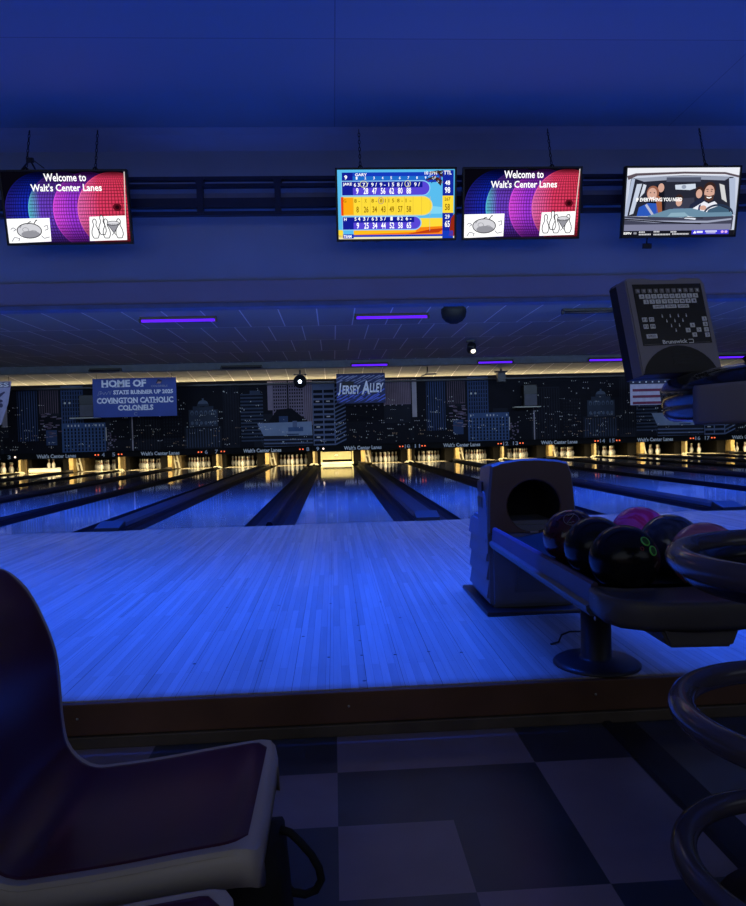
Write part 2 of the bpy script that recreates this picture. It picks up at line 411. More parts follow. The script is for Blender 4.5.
for per in (-22.61, -9.05, 4.51):
    X = lambda v: v+per
    def R(x0, z0, x1, z1, c, l): a.rect(X(x0), z0, X(x1), z1, PM[c], l)
    def vstrip(x0, z0, x1, z1, c, n, l, f=.45):
        for i in range(n):
            w = (x1-x0)/n; R(x0+i*w+w*.2, z0, x0+i*w+w*(.2+f), z1, c, l)
    def grid(x0, z0, x1, z1, c, nx, nz, l, fx=.5, fz=.6, lit=0.):
        for i in range(nx):
            for j in range(nz):
                w, h = (x1-x0)/nx, (z1-z0)/nz
                cc = 'dot' if rnd.random() < lit else c
                R(x0+(i+.5-fx/2)*w, z0+(j+.5-fz/2)*h, x0+(i+.5+fx/2)*w, z0+(j+.5+fz/2)*h, cc, l)
    def dots(x0, z0, x1, z1, n, c='dot', l=6):
        for i in range(n):
            x, z = rnd.uniform(x0, x1), rnd.uniform(z0, z1)
            for q in range(rnd.choice((1, 1, 1, 2, 3))):
                w = rnd.uniform(.012, .032); R(x+q*.07, z, x+q*.07+w, z+w*1.1, c, l+2+i*.02)
    # far dark blocks with pale stripes
    for i in range(20):
        x = rnd.uniform(0, 13); h = rnd.uniform(1.2, 2.7); w = rnd.uniform(.35, .9); R(x, MZ0, x+w, h, rnd.choice(('dk1', 'dk2', 'base')), 1+i*.045)
    R(1.59, .7, 2.2, 2.6, 'dk2', 2); R(2.4, .7, 3.19, 2.5, 'dk1', 2); vstrip(2.4, .7, 3.19, 2.45, 'dk2', 9, 3)
    R(3.24, .7, 3.98, 2.19, 'dk2', 2); grid(3.3, .8, 3.95, 2.1, 'dk1', 7, 12, 3)
    # blue tower
    R(.0, 1.43, .72, 2.9, 'blue', 2); grid(.03, 1.5, .7, 2.86, 'win', 8, 10, 3, .45, .75)
    R(.0, .7, 1.42, 1.66, 'blueB', 4); grid(.04, .72, 1.4, 1.5, 'win', 12, 7, 5, .45, .75)
    for i in range(12):
        if rnd.random() < .6: R(.08+i*.113, 1.54, .12+i*.113, 1.61, 'dot', 5)
    R(.1, 2.3, .16, 2.36, 'dot', 4); R(.25, 2.3, .31, 2.36, 'dot', 4)
    R(1.40, 1.05, 1.45, 1.50, 'lit', 3)
    for i in range(26): 
        x, z = rnd.uniform(1.42, 1.72), rnd.uniform(.72, 1.3); R(x, z, x+.05, z+.04, rnd.choice(('pink', 'pinkT', 'pinkL')), 3+i*.03)
    R(2.275, .7, 2.315, 1.82, 'post', 4)
    # domed hall
    R(4.16, 1.44, 5.12, 2.0, 'domed', 3); R(4.3, 2.0, 4.98, 2.12, 'domed', 3); R(4.45, 2.12, 4.83, 2.2, 'domed', 4); a.disc(X(4.64), 2.2, .17, .12, PM['dome'], 3, 20); R(4.61, 2.3, 4.67, 2.38, 'dome', 3)
    for i in range(6): a.disc(X(4.27+i*.15), 1.9, .055, .08, PM['dome'], 4, 12); a.disc(X(4.27+i*.15), 1.88, .03, .05, PM['domed'], 5, 12)
    for i in range(6): a.disc(X(4.27+i*.15), 1.56, .05, .06, PM['dome'], 4, 12)
    R(4.0, .7, 5.23, 1.44, 'dk1', 3); vstrip(4.05, .75, 5.2, 1.38, 'stripeB', 13, 4, .4)
    R(5.3, .7, 5.83, 2.81, 'dk1', 2); vstrip(5.3, .8, 5.83, 2.75, 'base', 6, 3)
    R(5.88, .9, 6.63, 2.49, 'stripeB', 3)
    for i in range(13): R(5.88, .95+i*.12, 6.63, 1.01+i*.12, 'win', 4)
    R(6.2, 2.49, 6.55, 2.6, 'stripeB', 3)
    # pinkish tower
    R(6.79, 1.93, 6.95, 2.9, 'pinkL', 2); R(6.95, 1.7, 7.99, 2.9, 'pinkT', 2); R(7.99, 1.4, 8.28, 2.9, 'pinkL', 2); R(7.44, 1.7, 7.49, 2.9, 'dk2', 3)
    grid(6.97, 1.75, 7.43, 2.88, 'dk2', 6, 10, 3, .55, .55); grid(7.5, 1.75, 7.98, 2.88, 'dk2', 6, 10, 3, .55, .55); vstrip(8.0, 1.4, 8.27, 2.9, 'pink', 4, 3)
    # low building with pale roof
    a.poly([(X(6.75), 1.47), (X(7.1), 1.95), (X(7.57), 1.98), (X(8.1), 1.55), (X(8.05), 1.4), (X(6.8), 1.4)], PM['dk2'], 4)
    R(7.15, 1.45, 7.45, 1.72, 'blue', 5); 
    a.poly([(X(6.62), 1.07), (X(6.42), 1.5), (X(8.24), 1.52), (X(8.26), 1.05)], PM['roof'], 6)
    R(7.45, 1.2, 7.95, 1.34, 'blueB', 7); R(7.4, 1.08, 7.8, 1.12, 'blue', 7); R(7.6, 1.34, 7.75, 1.55, 'bands', 7)
    a.poly([(X(6.42), 1.5), (X(6.62), 1.07), (X(8.26), 1.05), (X(8.26), .7), (X(6.78), .7)], PM['dk1'], 5)
    for i in range(3):
        z = .96-i*.12
        a.poly([(X(6.62), z), (X(8.26), z-.02), (X(8.26), z-.06), (X(6.64), z-.05)], PM['bands'], 7)
        a.poly([(X(6.44+i*.03), 1.40-i*.14), (X(6.62), z), (X(6.64), z-.05), (X(6.46+i*.03), 1.34-i*.14)], PM['bands'], 7)
    # banded office tower
    R(8.29, .7, 9.04, 2.86, 'bands', 4)
    for i in range(11): R(8.32, .75+i*.172, 8.63, .85+i*.172, 'win', 5); R(8.67, .75+i*.172, 9.0, .85+i*.172, 'win', 5)
    for i, j in ((0, 3), (1, 5), (0, 8), (1, 8), (0, 1)): R(8.4+i*.35, .79+j*.172, 8.52+i*.35, .83+j*.172, 'lit', 6)
    a.poly([(X(9.04), .7), (X(9.04), 2.83), (X(9.4), 2.55), (X(9.4), .7)], PM['win'], 4)
    for i in range(15):
        z = .7+i*.135
        a.poly([(X(9.04), z), (X(9.04), z+.05), (X(9.4), z+.22), (X(9.4), z+.17)], PM['bands'], 5)
    R(9.4, .7, 11.58, 2.0, 'dk2', 3); R(9.42, .75, 10.6, 2.5, 'dk1', 2); R(10.7, 1.4, 11.6, 2.0, 'dk1', 4)
    for i in range(9): R(9.7+i*.2, 1.98, 9.74+i*.2, 2.02, 'post', 5)
    R(10.7, 2.02, 11.62, 2.86, 'stripeP', 3); vstrip(10.7, 2.04, 11.62, 2.86, 'pink', 15, 4, .5)
    R(11.66, 1.58, 11.82, 2.86, 'post', 4)
    R(11.84, .7, 12.57, 2.84, 'dk2', 2); R(12.15, 1.1, 12.79, 2.8, 'blue', 3); vstrip(12.15, 1.1, 12.79, 2.8, 'win', 8, 4, .5)
    R(12.85, 1.9, 13.5, 2.82, 'dk1', 3); vstrip(12.85, 2.0, 13.5, 2.8, 'pink', 9, 4, .35)
    for i in range(34):
        x, z = rnd.uniform(12.85, 13.45), rnd.uniform(1.2, 2.1); R(x, z, x+.13, z+.035, rnd.choice(('pink', 'pinkT', 'pinkL', 'pink')), 4+i*.025)
    R(13.05, .95, 13.4, 1.45, 'blue', 4)
    dots(0, .75, 13.3, 1.6, 120); dots(1.5, 1.3, 6.6, 2.7, 70); dots(9.5, .8, 13.2, 2.4, 60); dots(9.4, .8, 13.2, 1.3, 20, 'warm'); dots(2, .8, 6.2, 1.4, 25, 'warm')
mural = a.build('skyline_mural', None, (0, 16.45, 0))
tag(mural, 'night city skyline mural printed across the wall above the pins', 'mural')
bm = new(); box(bm, XL, XR, 16.456, 16.56, .70, 2.93); struct('wall_end', bm, mask_m, 'panel wall carrying the skyline mural', 'wall')
bm = new(); box(bm, XL, XR, 19.55, 19.7, -.1, 3.2); struct('wall_back', bm, wall_paint, 'rear wall behind the pin machines', 'wall')

# ------------------------------------------------------------------ room shell
bm = new(); box(bm, XL-.1, XL, -10, 19.7, -.2, 4.1); struct('wall_left', bm, wall_paint, 'left side wall of the bowling hall', 'wall')
bm = new(); box(bm, XR, XR+.1, -10, 19.7, -.2, 4.1); struct('wall_right', bm, wall_paint, 'right side wall of the bowling hall', 'wall')
# upper ceiling over approach and seats, panels with seams
ZC = 3.95
m = bpy.data.materials.new('panel_ceiling'); m.use_nodes = True; nt = m.node_tree; b = nt.nodes['Principled BSDF']
tc = nt.nodes.new('ShaderNodeTexCoord'); br = nt.nodes.new('ShaderNodeTexBrick'); br.offset = 0
for k, v in (('Scale', 1), ('Brick Width', 3.35), ('Row Height', 1.68), ('Mortar Size', .006), ('Mortar Smooth', .3)): br.inputs[k].default_value = v
br.inputs['Color1'].default_value = (.27, .30, .33, 1); br.inputs['Color2'].default_value = (.30, .33, .36, 1); br.inputs['Mortar'].default_value = (.2, .21, .24, 1)
mp = nt.nodes.new('ShaderNodeMapping'); mp.inputs['Location'].default_value = (0, .40, 0)
nt.links.new(tc.outputs['Object'], mp.inputs[0]); nt.links.new(mp.outputs[0], br.inputs['Vector']); nt.links.new(br.outputs['Color'], b.inputs['Base Color']); b.inputs['Roughness'].default_value = .8
bm = new(); box(bm, XL, XR, -10, -.4, ZC, ZC+.1); struct('ceiling', bm, m, 'dark blue-lit panel ceiling over the approach', 'ceiling')
bm = new(); box(bm, XL, XR, -.40, -.28, 2.50, ZC+.1); struct('wall_front', bm, wall_paint, 'tall blue-lit bulkhead wall behind the hanging screens', 'wall')
bm = new(); box(bm, XL, XR, -.425, -.28, 2.285, 2.50, 0, .004); struct('trim_2', bm, band_paint, 'greyer lower band of the bulkhead', 'trim')
bm = new(); box(bm, XL, XR, -.44, -.26, 2.235, 2.285, 0, .01); struct('trim_3', bm, mat('edge_trim', (.2, .22, .26), .5), 'dark bottom edge strip of the bulkhead', 'trim')
bm = new(); prism(bm, [(-.40, ZC-.0), (-.40, ZC-.17), (-.52, ZC-.06), (-.55, ZC)], XL, XR, 'X'); struct('trim_4', bm, ceil_paint, 'sloped cove where bulkhead meets ceiling', 'trim')
bm = new(); prism(bm, [(-.53, 3.925), (-.50, 3.93), (-.50, 3.90), (-.52, 3.895)], 2.45, 5.2, 'X'); struct('trim_5', bm, black_pl, 'black strip painting in the dark gap between ceiling panel and bulkhead', 'trim')  # solid black strip stands in for the dark of the gap
# lane ceiling
m = bpy.data.materials.new('tile_ceiling'); m.use_nodes = True; nt = m.node_tree; b = nt.nodes['Principled BSDF']
tc = nt.nodes.new('ShaderNodeTexCoord'); br = nt.nodes.new('ShaderNodeTexBrick'); br.offset = .5
sp = nt.nodes.new('ShaderNodeSeparateXYZ'); cb = nt.nodes.new('ShaderNodeCombineXYZ')
nt.links.new(tc.outputs['Object'], sp.inputs[0]); nt.links.new(sp.outputs[0], cb.inputs[0]); nt.links.new(sp.outputs[1], cb.inputs[1])
for k, v in (('Scale', 1), ('Brick Width', .61), ('Row Height', 1.83), ('Mortar Size', .011), ('Mortar Smooth', .1), ('Bias', -.2)): br.inputs[k].default_value = v
br.inputs['Color1'].default_value = (.36, .36, .34, 1); br.inputs['Color2'].default_value = (.29, .29, .28, 1); br.inputs['Mortar'].default_value = (.9, .9, .88, 1)  # pale T-bar lines, brightened to paint in their glints
nt.links.new(cb.outputs[0], br.inputs['Vector']); nt.links.new(br.outputs['Color'], b.inputs['Base Color']); b.inputs['Roughness'].default_value = .6
ltile = m
bm = new(); box(bm, XL, XR, -.28, 11.45, 2.98, 3.08); struct('ceiling_lanes', bm, ltile, 'grey tile ceiling over the lanes', 'ceiling')
bm = new(); prism(bm, [(11.35, 3.562), (16.45, 2.93), (16.6, 2.93), (16.6, 3.03), (11.35, 3.662)], XL, XR, 'X'); struct('ceiling_back', bm, ltile, 'tile ceiling lit yellow above the mural', 'ceiling')
bm = new(); box(bm, XL, XR, 11.25, 11.45, 2.80, 3.60); struct('beam', bm, mat('beam_paint', (.16, .18, .22), .6), 'blue-grey ceiling beam across the lanes', 'beam')

# ------------------------------------------------------------------ ceiling fixtures
tube_lit = emit('black_light', (.10, .012, 1.), 1.6)
def fixture(x0, x1, y, z, lit, label):
    e = empty('black_light_fixture', label, 'ceiling light', ((x0+x1)/2, y, z), 'tube fixtures on the lane ceiling')
    h = (x1-x0)/2
    bm = new(); box(bm, -h, h, -.05, .05, -.045, 0, 0, .008); link('housing', bm, black_pl, e)
    bm = new()
    for q in (-.015,): tube(bm, [(-h+.03, q-.02, -.068), (h-.03, q-.02, -.068)], .022, 10)
    link('lamp_tube', bm, tube_lit if lit else mat('tube_off', (.02, .018, .03), .4), e)
    for s in (-1, 1):
        bm = new(); box(bm, s*h-.012, s*h+.012, -.06, .02, -.095, -.04); link('lamp_holder', bm, black_pl, e)
NEAR = 2.98
fixture(-3.2, -1.96, 4.3, NEAR, True, 'glowing purple tube light on the lane ceiling above lane 8')
fixture(.32, 1.56, 4.35, NEAR, True, 'glowing purple tube light just left of the dark dome')
fixture(3.8, 5.0, 4.2, NEAR, False, 'unlit dark tube light on the ceiling left of the keypad')
for x0, x1, y, lit, lb in ((.42, 1.41, 11.19, True, 'glowing purple tube light on the beam above the zebra banner'), (3.79, 4.75, 11.19, True, 'glowing purple tube light on the beam left of the box speaker'),
                           (6.8, 8.39, 11.19, True, 'glowing purple tube light on the beam left of the keypad'), (9.85, 11.3, 11.19, True, 'glowing purple tube light on the beam right of the keypad'),
                           (-6.33, -5.53, 11.19, False, 'unlit dark tube light on the beam above the blue team banner'), (-2.97, -1.9, 11.19, False, 'unlit dark tube light on the beam left of the small projector')):
    fixture(x0, x1, y, 2.895, lit, lb)
# dark dome loudspeaker hanging under the bulkhead
e = empty('dome_speaker', 'dark round dome hanging below the bulkhead right of a purple light', 'speaker', (1.49, 1.5, 0))
bm = new(); lathe(bm, [(0, 2.335), (.05, 2.34), (.11, 2.37), (.15, 2.42), (.163, 2.48), (.16, 2.53), (.13, 2.545), (.13, 2.6), (0, 2.6)], 28); link('dome', bm, mat('dome_navy', (.005, .006, .010), .6, spec=.15), e)
bm = new(); tube(bm, [(0, 0, 2.59), (0, 0, 2.98)], .03, 10); link('stem', bm, black_pl, e)
# small spot with a bright lens
e = empty('spotlight', 'small black spotlight with a bright lens on the lane ceiling', 'spotlight', (2.95, 7.8, 2.98))
bm = new(); box(bm, -.09, .09, -.05, .05, -.05, 0); tube(bm, [(0, 0, -.05), (0, 0, -.09)], .02, 8); link('bracket', bm, black_pl, e)
bm = new(); lathe(bm, [(0, -.1), (.07, -.1), (.09, -.05), (.095, .1), (.08, .14), (0, .14)], 18, M=Matrix.Translation((0, -.02, -.19)) @ Matrix.Rotation(math.radians(60), 4, 'X')); link('head', bm, black_pl, e, True)
bm = new(); lathe(bm, [(0, .0), (.05, 0), (.045, .015), (0, .022)], 16, M=Matrix.Translation((.03, -.11, -.255)) @ Matrix.Rotation(math.radians(110), 4, 'X')); link('lens', bm, emit('spot_lens', (1, .9, .7), 3), e)
e = empty('spotlight', 'small dark projector light with a glowing white-blue lens above the pink tower', 'spotlight', (-1.09, 15., 2.985))
bm = new(); box(bm, -.2, .2, -.1, .1, -.04, 0); box(bm, -.03, .03, -.03, .03, -.1, .13); link('bracket', bm, black_pl, e)
bm = new(); lathe(bm, [(0, -.15), (.17, -.15), (.2, -.1), (.21, .08), (.19, .13), (0, .13)], 22, M=Matrix.Translation((0, 0, -.24)) @ Matrix.Rotation(PI/2, 4, 'X')); link('head', bm, mat('dome_navy', (.005, .006, .010), .6, spec=.15), e, True)
bm = new(); lathe(bm, [(0, .15), (.04, .148), (.055, .13)], 18, M=Matrix.Translation((0, -.01, -.25)) @ Matrix.Rotation(PI/2, 4, 'X')); link('lens', bm, emit('projector_lens', (.7, .85, 1), 9), e)
# black box speaker at top of the mural
e = empty('box_speaker', 'black box speaker hanging at the ceiling over the right blue tower', 'speaker', (5.46, 15.5, 2.985))
bm = new(); box(bm, -.13, .13, -.12, .12, -.36, -.05, 0, .012); link('cabinet', bm, black_pl, e)
bm = new(); box(bm, -.2, .2, -.1, .1, -.05, 0); box(bm, -.03, .03, -.03, .03, -.02, .058); link('bracket', bm, dark_metal, e)
e = empty('ceiling_bracket', 'small black swivel bracket on the yellow ceiling strip', 'bracket', (2.95, 14.9, 2.985))
bm = new(); box(bm, -.08, .28, -.05, .05, -.12, -.08); tube(bm, [(0, 0, .14), (0, 0, 0), (-.02, 0, -.1), (-.2, 0, -.16)], .018, 8); link('arm', bm, black_pl, e)
# boxes on shelves in front of the mural
for x, lb in ((6.51, 'right'), (-8.2, 'left')):
    e = empty('wall_shelf', 'pale glowing-edged shelf jutting from the mural, %s one' % lb, 'shelf', (x, 16.2, 1.83), 'mural shelves')
    bm = new(); box(bm, -.46, .44, -.12, .24, -.03, 0); link('shelf_board', bm, mat('shelf_white', (.8, .76, .6), .5), e)
    bm = new()
    for s in (-.3, .3): prism(bm, [(.24, -.03), (-.08, -.03), (.24, -.12)], s-.01, s+.01, 'X')
    link('bracket', bm, dark_metal, e)
    e = empty('box_speaker', 'dark box speaker standing on the %s mural shelf' % lb, 'speaker', (x+.09, 16.2, 1.83), 'shelf speakers')
    bm = new(); box(bm, -.23, .23, -.11, .2, 0, .73, 0, .015); link('cabinet', bm, black_pl, e)
    bm = new(); box(bm, -.21, .21, -.125, -.111, .03, .40); link('grille', bm, mat('grille_grey', (.12, .12, .15), .7), e)

# ------------------------------------------------------------------ banners
def banner(label, x0, x1, z0, z1, y, art):
    e = empty('hanging_banner', label, 'banner', ((x0+x1)/2, y, (z0+z1)/2))
    w, h = x1-x0, z1-z0
    art(e, w, h)
    bm = new()
    for s in (-.45, .45): tube(bm, [(s*w, .008, h/2-.02), (s*w, .008, 3.11-(z0+z1)/2)], .006, 6)
    link('hanging_cord', bm, dark_metal, e)
    return e
bl = mat('banner_blue', (.035, .07, .33), .6, var=.15, scale=1.2); bw = mat('banner_white', (.85, .85, .95), .6)
def art1(e, w, h):
    bm = new(); box(bm, -w/2, w/2, 0, .006, -h/2, h/2); link('cloth', bm, bl, e)
    a = Art(.003)
    U = lambda q: (q-365)/645*w
    V = lambda q: (207-q)/290*h
    def t(s, x0, x1, y0, y1, m=bw, bold=.03, serif=True, sh=0.):
        H = abs(V(y0)-V(y1)); a.text(s, U((x0+x1)/2), V((y0+y1)/2), U(x1)-U(x0), H, m, 1, bold, sh)
    def slab(s, x0, x1, y0, y1):
        # block lettering with slab feet: a bar at the foot and head of every stem
        t(s, x0, x1, y0, y1, bold=.045)
        n = len(s)
        for i, c in enumerate(s):
            if c in 'HMFTIRNKPLE':
                xa, xb = x0+(x1-x0)*i/n, x0+(x1-x0)*(i+1)/n
                for q0, q1 in ((xa+.04*(xb-xa), xa+.46*(xb-xa)), (xa+.54*(xb-xa), xa+.94*(xb-xa))) if c in 'HMNR' else ((xa+.04*(xb-xa), xa+.6*(xb-xa)),):
                    a.rect(U(q0), V(y1), U(q1), V(y1-5), bw, 2)
    slab('HOME OF', 112, 455, 72, 128)
    t('COLONELS', 492, 620, 118, 132, mat('banner_grey', (.35, .37, .5), .6), .01)
    a.poly([(U(530), V(104)), (U(548), V(72)), (U(580), V(84)), (U(572), V(106))], mat('print_navy', (.02, .02, .06), .6), 1)
    a.poly([(U(540), V(106)), (U(548), V(92)), (U(574), V(94)), (U(566), V(106))], mat('print_orange', (.5, .25, .2), .6), 2)
    t('2025', 84, 182, 155, 185, mat('banner_grey', (.35, .37, .5), .6), 0, sh=.3) if False else None
    a.line([(U(82), V(190)), (U(90), V(160)), (U(110), V(156)), (U(96), V(182)), (U(120), V(166)), (U(128), V(182)), (U(140), V(162)), (U(150), V(182)), (U(168), V(154)), (U(176), V(182)), (U(186), V(152))], .012, mat('banner_grey', (.35, .37, .5), .6), 1)
    slab('STATE RUNNER UP 2025', 200, 662, 150, 182)
    slab('COVINGTON CATHOLIC', 72, 662, 205, 250)
    slab('COLONELS', 232, 506, 262, 304)
    a.ell(U(370), V(330), .05, .045, .014, mat('banner_grey', (.35, .37, .5), .6), 1, .6, 5.6)
    a.build('lettering', e, (0, -.001, 0))
banner('wide blue team banner with white block lettering, hung at left', -7.53, -4.96, 1.77, 2.975, 15., art1)
def art2(e, w, h):
    dk = mat('zebra_navy', (.015, .025, .11), .6); lt = mat('zebra_blue', (.12, .17, .75), .6); lp = mat('zebra_pale', (.22, .24, .42), .6)
    bm = new(); box(bm, -w/2, w/2, 0, .006, -h/2, h/2); link('cloth', bm, dk, e)
    a = Art(.003); a.clip = (-w/2, -h/2, w/2, h/2); rr = random.Random(5)
    for row, (za, zb, c, n) in enumerate(((.28, .44, lp, 9), (.14, .30, lp, 8), (-.24, -.02, lt, 7), (-.40, -.2, lt, 9), (-.47, -.3, lt, 8))):
        for i in range(n):
            x = (-.5+(i+.2+.5*rr.random())/n)*w; t_ = rr.uniform(.025, .05)*w; z0, z1 = za*h, zb*h
            a.poly([(x-.12*w, z0), (x-.12*w+t_, z0+.02), (x+.05*w+t_, z1-.02), (x+.06*w, z1), (x-.02*w, (z0+z1)/2+.02)], c, 1)
    a.rect(-.38*w, .06*h, -.14*w, .24*h, mat('print_black', (.01, .01, .015), .6), 2)
    wt = mat('zebra_white', (.85, .85, 1.), .6)
    for g, q, ex in ((mat('print_black', (.01, .01, .015), .6), 3, .02), (wt, 4, 0.)):
        a.text('J', -.435*w, -.02*h, .07*w+ex, .42*h+ex*2, g, q, .03+ex, .2); a.text('ERSEY', -.195*w, -.04*h, .38*w+ex, .30*h+ex, g, q, .03+ex, .15)
        a.text('A', .095*w, .02*h, .17*w+ex, .46*h+ex*2, g, q, .03+ex, .15); a.text('LLEY', .325*w, .01*h, .29*w+ex, .31*h+ex, g, q, .03+ex, .15)
    a.build('lettering', e, (0, -.001, 0))
banner('small blue zebra-striped banner with jagged white lettering, hung at centre', .05, 1.6, 2.02, 2.965, 15., art2)
def art3(e, w, h):
    bm = new(); box(bm, -w/2, w/2, 0, .006, -h/2, h/2); link('cloth', bm, mat('flag_white', (.6, .55, .72), .6), e)
    a = Art(.003); rd = mat('flag_red', (.2, .02, .07), .6); nv = mat('flag_navy', (.015, .018, .06), .6)
    a.rect(-w/2, h*.32, w/2, h/2, nv, 1)
    for i in range(6): a.disc((-.42+i*.16)*w, .40*h, .022*w, .028*h, bw, 2, 8)
    for z in (.08, -.17, -.42): a.rect(-w*.44, (z-.05)*h, w/2, (z+.05)*h, rd, 1)
    a.build('stripes', e, (0, -.001, 0))
banner('striped red and white flag with starry navy top below the keypad', 9.57, 10.9, 1.74, 2.565, 15., art3)
def art4(e, w, h):
    bm = new(); prism(bm, [(-w/2, -h/2), (w/2-.36, -h/2), (w/2-.12, 0), (w/2, h/2), (-w/2, h/2)], 0, .006); link('cloth', bm, mat('banner_lilac', (.42, .4, .62), .6), e)
    a = Art(.003); pm = mat('print_purple', (.06, .05, .13), .6)
    a.rect(-w/2, h*.36, w/2-.05, h*.49, mat('banner_purple', (.16, .14, .25), .6), 1); a.text('ESS', w/2-.33, h*.425, .5, h*.1, bw, 2, .03)
    a.poly([(w/2-.42, h*.2), (w/2-.22, h*.27), (w/2-.2, h*.24), (w/2-.36, h*.14)], pm, 1); a.disc(w/2-.36, h*.05, .08, .05, pm, 1, 14); a.disc(w/2-.34, -h*.05, .06, .07, pm, 1, 14)
    a.build('lettering', e, (0, -.001, 0))
banner('lilac pennant banner cut off at the left edge', -11.6, -9.98, 1.62, 3.0-.04, 15., art4)

# ------------------------------------------------------------------ hanging screens
def disc_mat(name, stops, qp=.35, top=1.6, gain=.8):
    """a lit ball picture: longitude / latitude grid and a colour that runs from left to right"""
    m = bpy.data.materials.new(name); m.use_nodes = True; nt = m.node_tree; nt.nodes.remove(nt.nodes['Principled BSDF']); L = nt.links.new
    uv = nt.nodes.new('ShaderNodeUVMap'); sp = nt.nodes.new('ShaderNodeSeparateXYZ'); L(uv.outputs[0], sp.inputs[0])
    def mth(op, a, b=None):
        n = nt.nodes.new('ShaderNodeMath'); n.operation = op
        for i, v in enumerate((a, b)):
            if v is None: continue
            if isinstance(v, (int, float)): n.inputs[i].default_value = v
            else: L(v, n.inputs[i])
        return n.outputs[0]
    x, y = sp.outputs[0], sp.outputs[1]
    cy = mth('SQRT', mth('MAXIMUM', mth('SUBTRACT', 1, mth('MULTIPLY', y, y)), .001))
    lon = mth('ARCSINE', mth('MAXIMUM', mth('MINIMUM', mth('DIVIDE', x, cy), .999), -.999)); lat = mth('ARCSINE', mth('MAXIMUM', mth('MINIMUM', y, .999), -.999))
    g1 = mth('GREATER_THAN', mth('FRACT', mth('MULTIPLY', lon, 11.)), .24); g2 = mth('GREATER_THAN', mth('FRACT', mth('MULTIPLY', lat, 11.)), .24)
    grid = mth('ADD', mth('MULTIPLY', mth('MULTIPLY', g1, g2), .72), .28)
    r2 = mth('ADD', mth('MULTIPLY', x, x), mth('MULTIPLY', y, y))
    rim = mth('GREATER_THAN', r2, .955)
    val = mth('MAXIMUM', grid, rim)
    shade = mth('MINIMUM', mth('MAXIMUM', mth('ADD', mth('MULTIPLY', y, 1.5), 1.35), .02), 1)
    shade = mth('MULTIPLY', mth('MULTIPLY', shade, gain), mth('MINIMUM', mth('MAXIMUM', mth('MULTIPLY', mth('SUBTRACT', 1.0, y), top), .05), 1))
    rp = nt.nodes.new('ShaderNodeValToRGB'); el = rp.color_ramp.elements
    el[0].position = 0; el[0].color = (*lin(stops[0]), 1); el[1].position = 1; el[1].color = (*lin(stops[2]), 1)
    q = el.new(qp); q.color = (*lin(stops[1]), 1)
    L(mth('ADD', mth('MULTIPLY', x, .5), .5), rp.inputs[0])
    e = nt.nodes.new('ShaderNodeEmission'); L(rp.outputs[0], e.inputs[0]); L(mth('MULTIPLY', val, shade), e.inputs[1]); L(e.outputs[0], nt.nodes['Material Output'].inputs[0])
    return m
D1 = disc_mat('screen_disc_blue', ((50, 40, 150), (30, 60, 245), (40, 30, 140)), .35, 1.3, .55)
D2 = disc_mat('screen_disc_violet', ((110, 235, 255), (130, 80, 235), (110, 30, 170)), .16, 1.4, .68)
D3 = disc_mat('screen_disc_magenta', ((255, 90, 255), (180, 65, 245), (110, 35, 180)), .25, 1.6)
D4 = disc_mat('screen_disc_red', ((255, 120, 200), (245, 65, 110), (215, 55, 65)), .3, 6., .85)
W_, H_ = 1.09, .613
def smap(x0, x1, y0, y1):
    return lambda u, v: ((u-x0)/(x1-x0)*W_-W_/2, (y1-v)/(y1-y0)*H_-H_/2)
sw = scr(255, 255, 255, 1.15); sb = scr(6, 5, 14)
